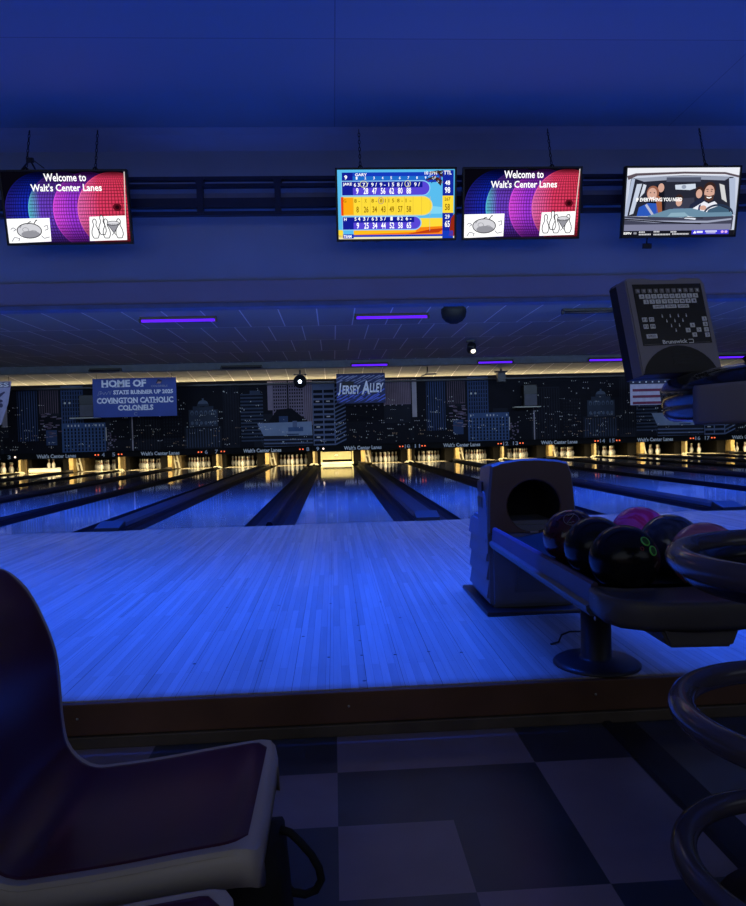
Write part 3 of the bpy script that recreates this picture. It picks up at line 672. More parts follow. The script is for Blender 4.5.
def art_welcome(a):
    a.clip = (-W_/2, -H_/2, W_/2, H_/2); a.rect(-W_/2, -H_/2, W_/2, H_/2, sb, 0)
    f = smap(45, 705, 40, 438)
    for i, (cx, D) in enumerate(((248, D1), (372, D2), (505, D3), (637, D4))):
        cu, cv = f(cx, 262); R = 205/660*W_
        a.disc(cu, cv, R, R, D, 1+i, 64, uv=lambda x, z, cu=cu, cv=cv, R=R: ((x-cu)/R, (z-cv)/R))
    a.map = f; a.clip = None
    a.disc(648, 240, 24, 22, scr(90, 15, 30), 5, 16); a.disc(648, 240, 12, 11, scr(40, 5, 15), 6, 12)
    a.text('Welcome to', 382, 72, 226, 44, sw, 7, .02); a.text("Walt's Center Lanes", 384, 128, 380, 42, sw, 7, .02)
    a.poly([(45, 300), (276, 297), (272, 430), (45, 438)], sw, 7); a.poly([(492, 292), (690, 287), (686, 426), (482, 430)], sw, 7)
    a.poly([(700, 42), (705, 42), (690, 290), (686, 290)], scr(230, 220, 210), 7)
    k = scr(40, 40, 46); g = scr(150, 150, 158)
    # plain outline sketch: a squashed ball with motion strokes
    a.disc(160, 368, 66, 42, scr(214, 214, 220), 8); a.ell(160, 368, 66, 42, 5, k, 10); a.ell(140, 362, 16, 12, 3, g, 10); a.ell(182, 378, 18, 12, 3, g, 10); a.disc(165, 388, 50, 20, g, 9)
    for p in ([(150, 330), (170, 316), (176, 320)], [(188, 330), (204, 306), (208, 312)], [(60, 360), (74, 350), (90, 360), (74, 370)], [(240, 345), (260, 338), (262, 360), (244, 366)], [(60, 428), (76, 404), (104, 412), (96, 426)], [(222, 396), (236, 412), (266, 404)], [(110, 352), (120, 338)]):
        a.line(p, 5, k if p[0][1] < 335 else g, 9)
    for cx, s in ((517, 1), (557, -1), (578, 1), (648, 1)):
        cy = 366 if cx != 557 else 346
        pts = [(-8, -56), (0, -62), (8, -56), (10, -44), (6, -26), (18, 4), (20, 26), (12, 48), (-12, 48), (-20, 26), (-18, 4), (-6, -26), (-10, -44), (-8, -56)]
        a.poly([(cx+u, cy+v) for u, v in pts[:-1]], sw, 8+(cx == 578)); a.line([(cx+u, cy+v) for u, v in pts], 4.6, k, 10)
    a.poly([(584, 332), (652, 332), (618, 384)], scr(150, 150, 158), 11); a.ell(618, 330, 34, 12, 3.5, k, 12); a.disc(618, 330, 33, 11, scr(225, 225, 230), 11, 20); a.line([(584, 332), (618, 386), (652, 332)], 3.5, k, 12); a.line([(604, 400), (618, 386), (632, 400)], 3.5, k, 12)
def art_score(a):
    a.map = smap(35, 690, 45, 445)
    blue = scr(22, 60, 190); deep = scr(20, 30, 150); vio = scr(88, 70, 215); yel = scr(255, 222, 60); sky = scr(90, 190, 240); org = scr(250, 130, 20); red = scr(190, 60, 20); lb = scr(140, 205, 250)
    a.rect(35, 45, 690, 445, sky, 0)
    a.poly([(440, 300), (520, 250), (620, 262), (620, 300)], scr(130, 215, 245), 1); a.rect(490, 325, 690, 400, yel, 1); a.poly([(120, 395), (640, 372), (690, 345), (690, 425), (120, 420)], org, 2); a.poly([(120, 392), (480, 385), (470, 405), (120, 418)], scr(255, 190, 30), 3); a.poly([(420, 418), (560, 390), (640, 384), (600, 410)], red, 3)
    a.rect(35, 420, 690, 432, blue, 3); a.rect(35, 432, 690, 445, scr(240, 235, 200), 3); a.rect(35, 390, 60, 440, yel, 3); a.rect(60, 415, 120, 440, blue, 4); a.text('TEAM', 85, 428, 44, 16, sw, 5, .02)
    a.rect(60, 60, 615, 118, blue, 4); a.rect(120, 82, 600, 104, scr(30, 110, 205), 5); a.rect(60, 62, 120, 118, deep, 5); a.text('9', 82, 88, 16, 24, sw, 6, .03); a.text('GARY', 166, 73, 66, 16, sw, 6, .02); a.text('10 FPM', 556, 66, 70, 18, sw, 6, .02)
    for i in range(10): a.text(str(i+1), 142+i*48, 92, 9 if i < 9 else 22, 16, sw, 6, .01)
    # palm leaves
    for p in ([(520, 105), (570, 84), (612, 96), (575, 104)], [(570, 90), (620, 105), (612, 140), (590, 118)], [(540, 60), (600, 50), (615, 64), (580, 72)], [(590, 56), (622, 50), (622, 90), (604, 80)]):
        a.poly(p, scr(60, 40, 30), 6)
    for k in range(30):
        x, y = 530+((k*37) % 90), 52+((k*53) % 70); a.poly([(x, y), (x+9, y+3), (x+6, y+8)], scr(*[(200, 230, 255), (30, 30, 60), (150, 60, 30)][k % 3]), 7)
    def pill(x0, x1, y0, y1, m, top, layer, rim):
        r = (y1-y0)/2; pts = [(x0, y0)]+[(x1-r+r*math.sin(t*PI/12), (y0+y1)/2-r*math.cos(t*PI/12)) for t in range(13)]+[(x0, y1)]
        big = [(x0-4, y0-5)]+[(x1-r+(r+6)*math.sin(t*PI/12), (y0+y1)/2-(r+6)*math.cos(t*PI/12)) for t in range(13)]+[(x0-4, y1+5)]
        a.poly(big, rim, layer); a.poly(pts, m, layer+1)
        if top: a.rect(x0+60, y0+1, x1-r, (y0+y1)/2-4, top, layer+2)
    pill(60, 548, 112, 190, vio, deep, 6, lb); a.rect(60, 112, 120, 190, deep, 8)
    pill(60, 560, 203, 303, yel, None, 6, scr(240, 220, 130)); a.rect(52, 200, 66, 306, scr(235, 70, 20), 8); a.poly([(64, 203), (122, 203), (122, 303), (64, 303)], scr(255, 170, 20), 8)
    pill(60, 498, 316, 388, vio, deep, 6, lb); a.rect(60, 316, 120, 388, deep, 8)
    dkn = scr(150, 110, 10)
    for j, (yt, yb, tm, m) in enumerate(((130, 166, '6 3  7 /  9 /  9 -  1 5  8 /  X  9 /', sw), (222, 272, '8 -  X  8 -  8 1  1 5  8 -  1 -', dkn), (326, 366, '5 4  3 /  6 3  5 /  -  8 2  6 -', sw))):
        for i, s_ in enumerate((['9', '28', '47', '56', '62', '80', '88'], ['8', '26', '34', '43', '49', '57', '58'], ['9', '25', '34', '44', '52', '58', '65'])[j]):
            a.text(s_, 144+i*48, yb, 14 if len(s_) < 2 else 26, 36, m, 9, .02)
        parts = tm.split('  ')
        for i, s_ in enumerate(parts): a.text(s_, 142+i*48, yt, 32 if len(s_) > 1 else 12, 22, m, 9, .015)
    for i in range(10): a.line([(120+i*48, 200), (120+i*48, 306)], 2, scr(225, 185, 60), 8)
    for i in range(6): a.line([(550+0*i, 300), (550, 400)], 1.5, scr(150, 190, 200), 8)
    a.text('JAKE', 90, 128, 50, 20, sw, 9, .02); a.text('G', 74, 222, 16, 18, dkn, 9, .01); a.text('H', 74, 328, 14, 18, sw, 9, .02)
    a.ell(180, 127, 20, 18, 3, scr(240, 240, 160), 10); a.ell(426, 126, 16, 18, 3, scr(240, 240, 160), 10); a.ell(276, 222, 15, 18, 3, scr(150, 110, 140), 10)
    a.rect(622, 50, 684, 445, scr(20, 40, 160), 6); a.rect(622, 196, 684, 296, yel, 7)
    for t, y, h, m, w in (('TTL', 64, 22, sw, 44), ('48', 122, 26, sw, 28), ('98', 164, 36, sw, 30), ('267', 216, 20, dkn, 34), ('58', 262, 38, dkn, 28), ('29', 318, 24, sw, 26), ('65', 360, 38, sw, 28)): a.text(t, 650, y, w, h, m, 8, .02)
    a.rect(622, 400, 684, 445, blue, 7); a.poly([(670, 330), (690, 300), (690, 430), (660, 430)], scr(150, 40, 20), 7)
def art_car(a):
    a.map = smap(70, 722, 58, 452)
    sk = scr(236, 238, 246); gr = scr(112, 118, 138); dk = scr(38, 40, 54); dk2 = scr(22, 22, 32); skin = scr(214, 168, 150); hair = scr(58, 38, 34); shirt = scr(238, 240, 250)
    a.rect(70, 58, 722, 452, scr(205, 212, 230), 0); a.rect(70, 58, 722, 100, sk, 1)
    a.poly([(70, 104), (120, 88), (400, 80), (640, 84), (722, 104), (722, 116), (640, 96), (400, 92), (130, 102), (80, 126)], scr(92, 80, 88), 2)
    a.poly([(95, 118), (400, 100), (690, 112), (706, 340), (72, 335)], dk, 1); a.poly([(110, 116), (400, 102), (670, 112), (640, 132), (400, 122), (170, 136)], scr(150, 158, 178), 2); a.rect(300, 112, 500, 138, scr(80, 86, 106), 3)
    a.poly([(98, 120), (118, 120), (86, 335), (66, 335)], scr(178, 190, 215), 3); a.poly([(130, 150), (160, 148), (120, 320), (96, 330)], scr(200, 210, 228), 3); a.poly([(168, 150), (186, 156), (176, 200), (150, 230)], scr(215, 222, 236), 3)
    a.poly([(664, 120), (700, 116), (722, 335), (692, 335)], scr(178, 190, 215), 3); a.poly([(610, 150), (640, 160), (664, 260), (632, 240)], scr(214, 214, 214), 3)
    # seats and rear passengers
    a.poly([(200, 170), (290, 150), (300, 300), (200, 320)], dk2, 2); a.poly([(310, 240), (470, 230), (480, 330), (300, 330)], scr(58, 60, 78), 2)
    a.disc(382, 240, 24, 30, hair, 4, 20); a.disc(382, 256, 18, 24, skin, 5, 20); a.poly([(352, 290), (412, 290), (420, 330), (345, 330)], scr(80, 92, 128), 4)
    a.disc(498, 196, 24, 30, hair, 4, 20); a.disc(496, 208, 18, 26, skin, 5, 20); a.poly([(450, 270), (500, 236), (540, 250), (520, 330), (430, 330)], scr(34, 40, 66), 4)
    a.disc(272, 172, 18, 26, skin, 4, 16)
    # mirror
    a.poly([(352, 156), (470, 150), (474, 176), (440, 186), (356, 182)], scr(210, 220, 235), 6); a.disc(404, 168, 14, 12, scr(150, 160, 180), 7, 14)
    # front passenger: fair hair, blue coat; driver: dark hair and beard, white shirt
    a.disc(226, 200, 36, 40, scr(150, 96, 76), 6, 24); a.poly([(246, 210), (278, 230), (288, 316), (254, 316)], scr(160, 96, 66), 6); a.disc(222, 208, 28, 36, skin, 7, 24); a.line([(208, 224), (222, 232), (236, 224)], 5, scr(245, 240, 240), 8); a.disc(212, 200, 4, 3, dk, 8, 8); a.disc(234, 200, 4, 3, dk, 8, 8)
    a.poly([(140, 335), (150, 284), (200, 260), (250, 262), (268, 335)], scr(44, 88, 186), 6); a.line([(190, 268), (236, 332)], 14, scr(186, 190, 214), 8)
    a.disc(556, 182, 36, 42, hair, 6, 24); a.disc(556, 202, 30, 44, skin, 7, 24); a.poly([(528, 214), (556, 224), (584, 214), (580, 244), (556, 256), (532, 244)], scr(84, 56, 48), 8); a.line([(542, 228), (556, 234), (570, 228)], 6, sw, 9); a.disc(544, 194, 5, 3, dk, 8, 8); a.disc(568, 194, 5, 3, dk, 8, 8); a.line([(536, 184), (550, 182)], 4, hair, 8); a.line([(562, 182), (576, 184)], 4, hair, 8)
    a.poly([(454, 300), (530, 252), (556, 266), (590, 252), (640, 296), (640, 335), (460, 335)], shirt, 7); a.poly([(500, 276), (512, 268), (506, 335), (492, 335)], scr(40, 52, 100), 8); a.disc(526, 290, 20, 14, skin, 9, 16)
    # wheel, dash, bonnet
    a.ell(618, 330, 84, 56, 12, scr(38, 52, 76), 9, PI, 2*PI); a.poly([(540, 335), (560, 300), (618, 278), (676, 300), (694, 335)], scr(66, 96, 120), 8)
    a.poly([(205, 335), (330, 296), (460, 292), (560, 318), (700, 316), (700, 345), (205, 345)], scr(108, 142, 166), 10); a.poly([(320, 340), (340, 318), (420, 316), (450, 340)], scr(142, 176, 194), 11)
    a.poly([(66, 335), (400, 346), (710, 340), (706, 420), (60, 420)], scr(66, 68, 88), 12); a.poly([(66, 345), (250, 362), (560, 366), (700, 352), (700, 362), (560, 378), (240, 374), (66, 356)], scr(160, 166, 190), 13); a.poly([(62, 385), (700, 385), (700, 422), (60, 422)], scr(128, 130, 158), 13); a.line([(66, 352), (300, 372), (520, 384)], 7, dk2, 14)
    a.poly([(418, 352), (440, 338), (490, 346), (486, 360)], scr(226, 232, 244), 14); a.line([(420, 344), (530, 350)], 5, dk2, 15)
    # caption and ticker
    a.text('IF EVERYTHING YOU NEED', 265, 240, 268, 22, sw, 16, .03)
    a.rect(58, 422, 722, 452, dk2, 14); a.rect(470, 420, 690, 446, scr(66, 60, 214), 15)
    a.text('ESPN', 92, 436, 50, 14, sw, 16, .03, .25); a.rect(128, 430, 146, 442, scr(150, 150, 160), 16)
    for x0, x1, y in ((160, 200, 430), (246, 290, 428), (346, 386, 430), (160, 240, 444), (246, 350, 445), (356, 462, 443)):
        n = int((x1-x0)/9)
        for i in range(n): a.rect(x0+i*9, y-5, x0+i*9+6.5, y+4, scr(216, 216, 222), 16)
    a.poly([(478, 440), (490, 424), (498, 440)], sw, 16); a.rect(500, 426, 536, 438, scr(235, 235, 255), 16); a.rect(550, 424, 620, 432, scr(225, 225, 250), 16); a.rect(556, 435, 612, 441, scr(200, 200, 240), 16); a.disc(652, 432, 9, 8, scr(230, 180, 240), 16, 12); a.disc(674, 432, 9, 8, scr(230, 180, 240), 16, 12)
TV = [(-2.455, 'black hanging screen with bowling welcome picture, leftmost in the row', art_welcome), (.552, 'black hanging screen showing the blue and yellow bowling scores', art_score),
      (1.737, 'black hanging screen with bowling welcome picture, right of the score screen', art_welcome), (3.278, 'black hanging screen showing a family in a car, rightmost in the row', art_car)]
bez = mat('bezel_black', (.008, .008, .010), .3)
for i, (x, lb, f) in enumerate(TV):
    e = empty('television', lb, 'television', (x, -.92, 3.07), 'screens hanging over the approach')
    tilt = Matrix.Rotation(math.radians(12), 4, 'X')
    e.rotation_euler = (math.radians(12), 0, 0)
    bm = new()
    w, h = .564, .325
    box(bm, -w, w, .0, .05, -h, h, 0, .004); box(bm, -.35, .35, .05, .09, -.2, .2, 0, .01)
    link('casing', bm, bez, e)
    bm = new()
    for q in ((-w, w, h-.018, h), (-w, w, -h, -h+.02), (-w, -w+.018, -h+.02, h-.018), (w-.018, w, -h+.02, h-.018)): box(bm, q[0], q[1], -.012, 0, q[2], q[3], 0, .003)
    link('bezel', bm, bez, e)
    a = Art(.0002); f(a); a.build('screen_picture', e, (0, -.002, 0))
    # hanging hook and chain up to the ceiling
    xs = [(.28, -.33), (-.33,), (.28,), (.22,)][i]; inv = tilt.inverted()
    for s in xs[:1] if i else xs:
        bm = new()
        P0 = Vector((s, .02, h-.01)); P1 = inv @ Vector((s, .06, ZC-3.07-.16)); n = 11
        for k in range(n):
            c = P0.lerp(P1, (k+.5)/n); d = (P1-P0)/n*.62
            side = Vector((1, 0, 0)) if k % 2 else Vector((0, 1, 0))
            tube(bm, [c+d*math.sin(2*PI*t/10)+side*.009*math.cos(2*PI*t/10) for t in range(10)], .0038, 5, True)
        tube(bm, [P0+Vector((.018*math.cos(t*PI/5), 0, .012+.018*math.sin(t*PI/5))) for t in range(10)], .006, 6, True)
        link('hanging_chain', bm, dark_metal, e)
    if i == 0:
        bm = new(); tube(bm, [(-.36, 0, h), (-.30, 0, h+.06), (-.27, 0, h+.07), (-.24, 0, h)], .008, 6); box(bm, -.30, -.25, -.01, .02, h+.06, h+.10); tube(bm, [(-.25, 0, h+.08), (-.16, .0, h+.01)], .004, 5); link('bracket', bm, dark_metal, e)
    if i == 3:
        bm = new(); tube(bm, [(-.30, .02, -h), (-.30, .02, -h-.06)], .006, 6); box(bm, -.34, -.26, -.01, .03, -h-.1, -h-.05, 0, .006); link('sensor', bm, black_pl, e)
# rail that carries the screens
e = empty('screen_rail', 'long dark metal truss rail behind the hanging screens', 'rail', (0, -.7, 0))
rail_m = mat('rail_navy', (.022, .025, .04), .5)
for z0, z1 in ((3.38, 3.412), (3.315, 3.345), (3.125, 3.21), (3.05, 3.085)):
    bm = new(); box(bm, XL, XR, -.03, .03, z0, z1); link('bar', bm, rail_m, e)
bm = new(); box(bm, XL, XR, .02, .03, 3.21, 3.27); link('light_strip', bm, mat('rail_pale', (.25, .27, .33), .6), e)
for k in range(-17, 25):
    x = -1.29+k*.73
    if x < XL or x > XR: continue
    bm = new(); prism(bm, [(x-.045, 3.40), (x+.045, 3.40), (x+.028, 3.31), (x+.028, 3.06), (x-.028, 3.06), (x-.028, 3.31)], -.045, .045)
    box(bm, x-.02, x+.02, .045, .30, 3.22, 3.28); link('post', bm, rail_m, e)

# ------------------------------------------------------------------ ball return and rack
hood_g = mat('hood_plastic', (.095, .055, .035), .42, var=.06); hood_side = mat('hood_blue_grey', (.12, .13, .17), .45, var=.06)
e = empty('ball_return', 'grey ball return hood with round black opening standing on the approach', 'ball return', (.9, -4.04, 0))
bm = new()
box(bm, -.262, .262, -.06, .62, 0, .022, 0, .008); link('base_plate', bm, black_pl, e)
# lower body
bm = new(); prism(bm, [(-.225, .02), (.215, .02), (.215, .46), (-.225, .46)], .02, .52); bmesh.ops.bevel(bm, geom=[x for x in bm.edges], offset=.02, segments=2, affect='EDGES')
body = link('lower_body', bm, hood_side, e)
bm = new()
for k in range(4):
    z = .07+k*.095
    prism(bm, [(-.225, z+.09), (-.240, z+.0), (-.225, z-.005)], .05, .50)
link('louvre', bm, hood_side, body)
bm = new(); prism(bm, [(-.10, .10), (.13, .10), (.13, .28), (-.07, .28)], .012, .03); link('recessed_panel', bm, mat('hood_recess', (.09, .10, .13), .45), body)
# upper hood: front face with an egg-shaped mouth, extruded back and pulled in
outer = [(-.235, .40), (-.232, .56), (-.222, .66), (-.213, .745), (-.17, .762), (-.06, .775), (.02, .776), (.13, .765), (.18, .752), (.20, .70), (.212, .58), (.222, .40)]
N = 180
def outer_pt(t):
    d = Vector((math.cos(t), math.sin(t))); o = Vector((.0, .54)); best = None
    P = outer+[outer[0]]
    for (ax, ay), (bx, by) in zip(P, P[1:]):
        A = Vector((ax, ay))-o; B = Vector((bx, by))-A-o; den = d.x*B.y-d.y*B.x
        if abs(den) < 1e-9: continue
        s = (A.x*B.y-A.y*B.x)/den; u = (A.x*d.y-A.y*d.x)/den
        if s > 0 and -1e-6 <= u <= 1+1e-6 and (best is None or s > best): best = s
    return o+d*best
def mouth_pt(t, k=1.):
    return Vector((.0+.134*k*math.cos(t), .54+(.128 if math.sin(t) > 0 else .135)*k*math.sin(t)))
bm = new(); loops = []
def ringv(fn, y, sx=1.):
    return [bm.verts.new(((fn(2*PI*i/N).x)*sx, y, fn(2*PI*i/N).y)) for i in range(N)]
def back_pt(t):
    p = outer_pt(t); return Vector((p.x*.93, .40+(p.y-.40)*.94))
L0 = ringv(lambda t: mouth_pt(t, .97), .30); L1 = ringv(mouth_pt, .006); L2 = ringv(lambda t: mouth_pt(t, 1.05), 0); L3 = ringv(lambda t: Vector((0, .54))+(outer_pt(t)-Vector((0, .54)))*.96, 0.0); L4 = ringv(outer_pt, .018); L5 = ringv(back_pt, .33)
for q, (A, B) in enumerate(((L0, L1), (L1, L2), (L2, L3), (L3, L4), (L4, L5))):
    for i in range(N):
        f = bm.faces.new((A[i], A[(i+1) % N], B[(i+1) % N], B[i])); f.material_index = 1 if q == 0 else 0
f = bm.faces.new(L0); f.material_index = 1; bm.faces.new(L5)
link('hood', bm, [hood_g, mat('mouth_black', (.003, .003, .003), .9)], e)
bm = new(); prism(bm, [(.02, .30), (.02, .48), (.10, .60), (.22, .66), (.22, .30)], -.236, -.226, 'X'); link('side_cheek', bm, hood_side, e)
bm = new()
for z in (.52, .60): box(bm, -.239, -.228, .12, .24, z, z+.06, 0, .01)
link('side_vent', bm, black_pl, e)
bm = new(); box(bm, -.02, .02, -.001, .004, .40, .41); link('badge', bm, mat('steel', (.5, .5, .52), .3, .8), e)

RX0, RX1 = .675, 1.215
e = empty('ball_rack', 'dark ball rack on a single pedestal running toward the seats', 'ball rack', (.9, -4.86, 0))
ox, oy = .9, -4.86
rail_pl = mat('rack_violet', (.07, .055, .13), .45, var=.08); rack_dk = mat('rack_dark', (.008, .008, .01), .6, spec=.2); lip_m = mat('rack_lip', (.09, .10, .13), .4)
for s, X0 in ((1, RX0-ox), (-1, RX1-ox)):
    bm = new(); prism(bm, [(X0, .36), (X0+s*.004, .432), (X0+s*.012, .440), (X0+s*.024, .438), (X0+s*.028, .36)], -.565, .79)
    r_ = link('side_rail', bm, rail_pl, e)
    bm = new(); prism(bm, [(X0-s*.012, .352), (X0-s*.014, .366), (X0, .374), (X0+s*.02, .37), (X0+s*.02, .335), (X0, .335)], -.565, .79); link('rail_lip', bm, lip_m, r_)
bm = new(); prism(bm, [(RX0-ox+.04, .36), (RX0-ox+.05, .40), (-.09+.0, .385), (.045, .41), (.18, .385), (RX1-ox-.05, .40), (RX1-ox-.04, .36)], -.60, .79); link('track_bed', bm, rack_dk, e)
bm = new(); box(bm, -.16, .2, -.5, .5, .31, .362, 0, .01); link('underframe', bm, black_pl, e)
# rounded end tray
bm = new()
pl = [(-.235, .03), (-.24, -.08), (-.22, -.15), (-.15, -.20), (-.02, -.225), (.08, -.225), (.20, -.20), (.29, -.14), (.32, -.04), (.325, .03)]
yo = -.61
tiers = [(.36, .90), (.348, .955), (.368, 1.), (.418, 1.), (.428, .98), (.430, .95), (.428, .85), (.420, .6), (.418, .3)]
cx, cy = .04, .0
rings = [[bm.verts.new((cx+(u-cx)*k, yo+(cy+(v-cy)*k if v < .02 else v), z)) for u, v in pl] for z, k in tiers]
for A, B in zip(rings, rings[1:]):
    for i in range(len(pl)): 
        f = bm.faces.new((A[i], A[(i+1) % len(pl)], B[(i+1) % len(pl)], B[i])); f.smooth = True
bm.faces.new(rings[0][::-1]); bm.faces.new(rings[-1])
tray = link('end_tray', bm, mat('tray_grey', (.10, .095, .10), .45, var=.1), e)
bm = new(); prism(bm, [(-.125, .37), (-.095, .302), (.085, .298), (.115, .37)], yo-.20, yo+.04); bmesh.ops.bevel(bm, geom=[x for x in bm.edges], offset=.008, segments=2, affect='EDGES'); link('tray_foot', bm, mat('tray_grey', (.05, .05, .058), .45), tray)
bm = new()
for u, z in ((-.231, .405), (-.232, .345)): lathe(bm, [(0, .004), (.006, .002), (.007, 0)], 10, M=Matrix.Translation((u-.003, yo-.02, z)) @ Matrix.Rotation(-PI/2, 4, 'Y'))
link('bolt', bm, mat('steel', (.5, .5, .52), .3, .8), tray)
bm = new(); lathe(bm, [(0, 0), (.165, 0), (.165, .006), (.15, .016), (.07, .022), (.058, .03), (.056, .31), (0, .31)], 40); link('pedestal', bm, mat('pedestal_dark', (.028, .028, .035), .4), e)
# wire loop lying on the approach behind the pedestal
bm = new(); tube(bm, [(.80, -4.60, .004), (.84, -4.58, .006), (.86, -4.56, .03), (.90, -4.55, .04), (.95, -4.55, .038), (.99, -4.56, .01)], .004, 6)
tag(link('loose_wire', bm, black_pl), 'thin black wire loop on the approach behind the rack pedestal', 'wire')
# balls
RB = .108
def ball(label, loc, m, detail=None):
    bm = new(); bmesh.ops.create_uvsphere(bm, u_segments=48, v_segments=32, radius=RB)
    o = link('bowling_ball', bm, m, None, True, loc); tag(o, label, 'bowling ball', 'balls on the rack')
    v = (CAMP-Vector(loc)).normalized(); r = v.cross(Vector((0, 0, 1))).normalized()*-1; u = r.cross(v)*-1
    r = Vector((0, 0, 1)).cross(v).normalized(); u = v.cross(r)
    if detail: detail(o, r, u, v)
    return o
def on(r, u, v, a, b):
    c = math.sqrt(max(0, 1-a*a-b*b)); return (r*a+u*b+v*c)
def swirl(name, c1, c2, sc_=5.):
    m = bpy.data.materials.new(name); m.use_nodes = True; nt = m.node_tree; b = nt.nodes['Principled BSDF']
    tc = nt.nodes.new('ShaderNodeTexCoord'); nz = nt.nodes.new('ShaderNodeTexNoise'); nz.inputs['Scale'].default_value = sc_*2.4; nz.inputs['Distortion'].default_value = 2.2; nz.inputs['Detail'].default_value = 3
    rp = nt.nodes.new('ShaderNodeValToRGB'); rp.color_ramp.elements[0].position = .42; rp.color_ramp.elements[1].position = .58
    rp.color_ramp.elements[0].color = (*c1, 1); rp.color_ramp.elements[1].color = (*c2, 1)
    nt.links.new(tc.outputs['Object'], nz.inputs['Vector']); nt.links.new(nz.outputs['Fac'], rp.inputs[0]); nt.links.new(rp.outputs[0], b.inputs['Base Color'])
    b.inputs['Roughness'].default_value = .12; b.inputs['Coat Weight'].default_value = .5
    return m
def frame_at(n):
    z = n.normalized(); x = z.orthogonal().normalized(); y = z.cross(x)
    return Matrix((x, y, z)).transposed().to_4x4()
def d_logo(o, r, u, v):
    bm = new()
    K = lambda a, b: on(r, u, v, a, b)*(RB+.0006)
    tube(bm, [K(.02+.26*math.cos(t*PI/14), .62+.2*math.sin(t*PI/14)) for t in range(28)], .0011, 5, True)
    tube(bm, [K(-.12+.03*t, .74+.012*t) for t in range(9)]+[K(.12-.035*t, .80-.045*t) for t in range(8)]+[K(-.13+.03*t, .48+.008*t) for t in range(9)], .0011, 5)
    link('emblem', bm, mat('emblem_grey', (.35, .33, .36), .4), o)
def d_green(o, r, u, v):
    for a_, b_ in ((.58, .52), (.78, .26)):
        n = on(r, u, v, a_, b_); bm = new()
        T_ = Matrix.Translation(n*(RB-.002)) @ frame_at(n)
        lathe(bm, [(.0165, 0), (.0155, .0035), (.0125, .0035), (.0118, .0)], 24, M=T_)
        h = link('finger_insert', bm, mat('insert_green', (.18, .75, .12), .35), o); h['label'] = 'bright green finger insert'
        bm = new(); lathe(bm, [(0, .0024), (.012, .0026)], 20, M=T_); link('hole', bm, mat('insert_dark', (.02, .1, .015), .6), h)
    n = on(r, u, v, .49, .31); bm = new(); T_ = Matrix.Translation(n*(RB)) @ frame_at(n)
    tube(bm, [T_ @ Vector((.0055*math.cos(t*PI/8), .0055*math.sin(t*PI/8), 0)) for t in range(16)], .0009, 5, True); link('marker_ring', bm, mat('marker_red', (.5, .08, .08), .4), o)
    bm = new(); n = on(r, u, v, .85, -.12); T_ = Matrix.Translation(n*RB) @ frame_at(n)
    box(bm, -.012, .012, -.004, .004, -.001, .0008); bmesh.ops.transform(bm, matrix=T_, verts=bm.verts); link('stamp', bm, mat('stamp_brown', (.08, .06, .05), .5), o)
ZB = .387+RB
ball('dark maroon bowling ball with a pale circular emblem, nearest the hood', (.81, -4.859, ZB), swirl('ball_maroon', (.07, .012, .022), (.03, .008, .018)), d_logo)
ball('plain glossy black bowling ball between the maroon ball and the green-holed ball', (.81, -5.115, ZB), mat('ball_black', (.008, .009, .014), .18, spec=.35))
ball('black bowling ball with two bright green finger holes', (.81, -5.36, ZB), mat('ball_black_green', (.006, .006, .009), .2, spec=.3), d_green)
ball('magenta and pink swirled bowling ball at the back of the rack', (1.075, -4.876, ZB+.004), swirl('ball_magenta', (.95, .12, 1.0), (.8, .03, .40), 4))
ball('dark navy swirled bowling ball between the magenta and pink balls', (1.075, -5.125, ZB), swirl('ball_navy', (.02, .025, .06), (.06, .07, .13), 3))
ball('dusty pink bowling ball beside the top tube ring', (1.075, -5.362, ZB), swirl('ball_pink', (.75, .27, .36), (.6, .18, .28), 4))

# ------------------------------------------------------------------ scoring console with tube rings
vinyl = mat('tube_vinyl', (.085, .075, .105), .25, var=.08, coat=.4)
KX, KY = .92, -6.17
e = empty('scoring_console', 'dark scoring console with stacked tube rings at the right edge', 'scoring console', (KX, KY, -.16))
def ring(R, z, r, n=64): return [(R*math.cos(2*PI*i/n), R*math.sin(2*PI*i/n), z) for i in range(n)]
for z in (.945, .624, .30, -.02):
    bm = new(); tube(bm, ring(.30, z+.16, .0275), .0275, 18, True); r_ = link('tube_ring', bm, vinyl, e)
    for k in range(2):
        t = .7-1.4*k; bm = new(); tube(bm, [(.05*math.cos(t), .05*math.sin(t), z+.16), (.29*math.cos(t), .29*math.sin(t), z+.16)], .014, 8); link('spoke', bm, black_pl, r_)
bm = new(); tube(bm, ring(.272, .596+.16, .03), .026, 16, True); link('inner_ring', bm, mat('ring_black', (.012, .012, .02), .25, coat=.4), e)
bm = new(); lathe(bm, [(0, .0125), (.24, .0125), (.24, .022), (.06, .035), (.05, .05), (.05, 1.1), (0, 1.1)], 32); link('column', bm, black_pl, e)
bm = new(); lathe(bm, [(0, 1.075), (.30, 1.08), (.328, 1.11), (.332, 1.145), (.32, 1.165), (.28, 1.178), (.2, 1.19), (0, 1.195)], 48); link('table_top', bm, mat('console_top', (.012, .013, .018), .18, coat=.6), e)
bm = new(); lathe(bm, [(.0, 1.18), (.09, 1.18), (.10, 1.195), (.07, 1.215), (.0, 1.222)], 24, c=(-.14, -.10, 0)); lathe(bm, [(0, 1.165), (.13, 1.165), (.13, 1.18), (.08, 1.2), (0, 1.203)], 24, c=(.06, -.12, 0)); link('equipment_cover', bm, mat('cover_black', (.008, .008, .012), .5), e)
bm = new()   # grey sleeve around the near side of the top ring
SL = [(.336, 1.068), (.339, 1.076), (.339, 1.135), (.336, 1.143)]
grid_ = [[bm.verts.new((R*math.cos(t), R*math.sin(t), z)) for R, z in SL] for t in [math.radians(191+k*3) for k in range(27)]]
for A, B in zip(grid_, grid_[1:]):
    for i in range(3): bm.faces.new((A[i], B[i], B[i+1], A[i+1])).smooth = True
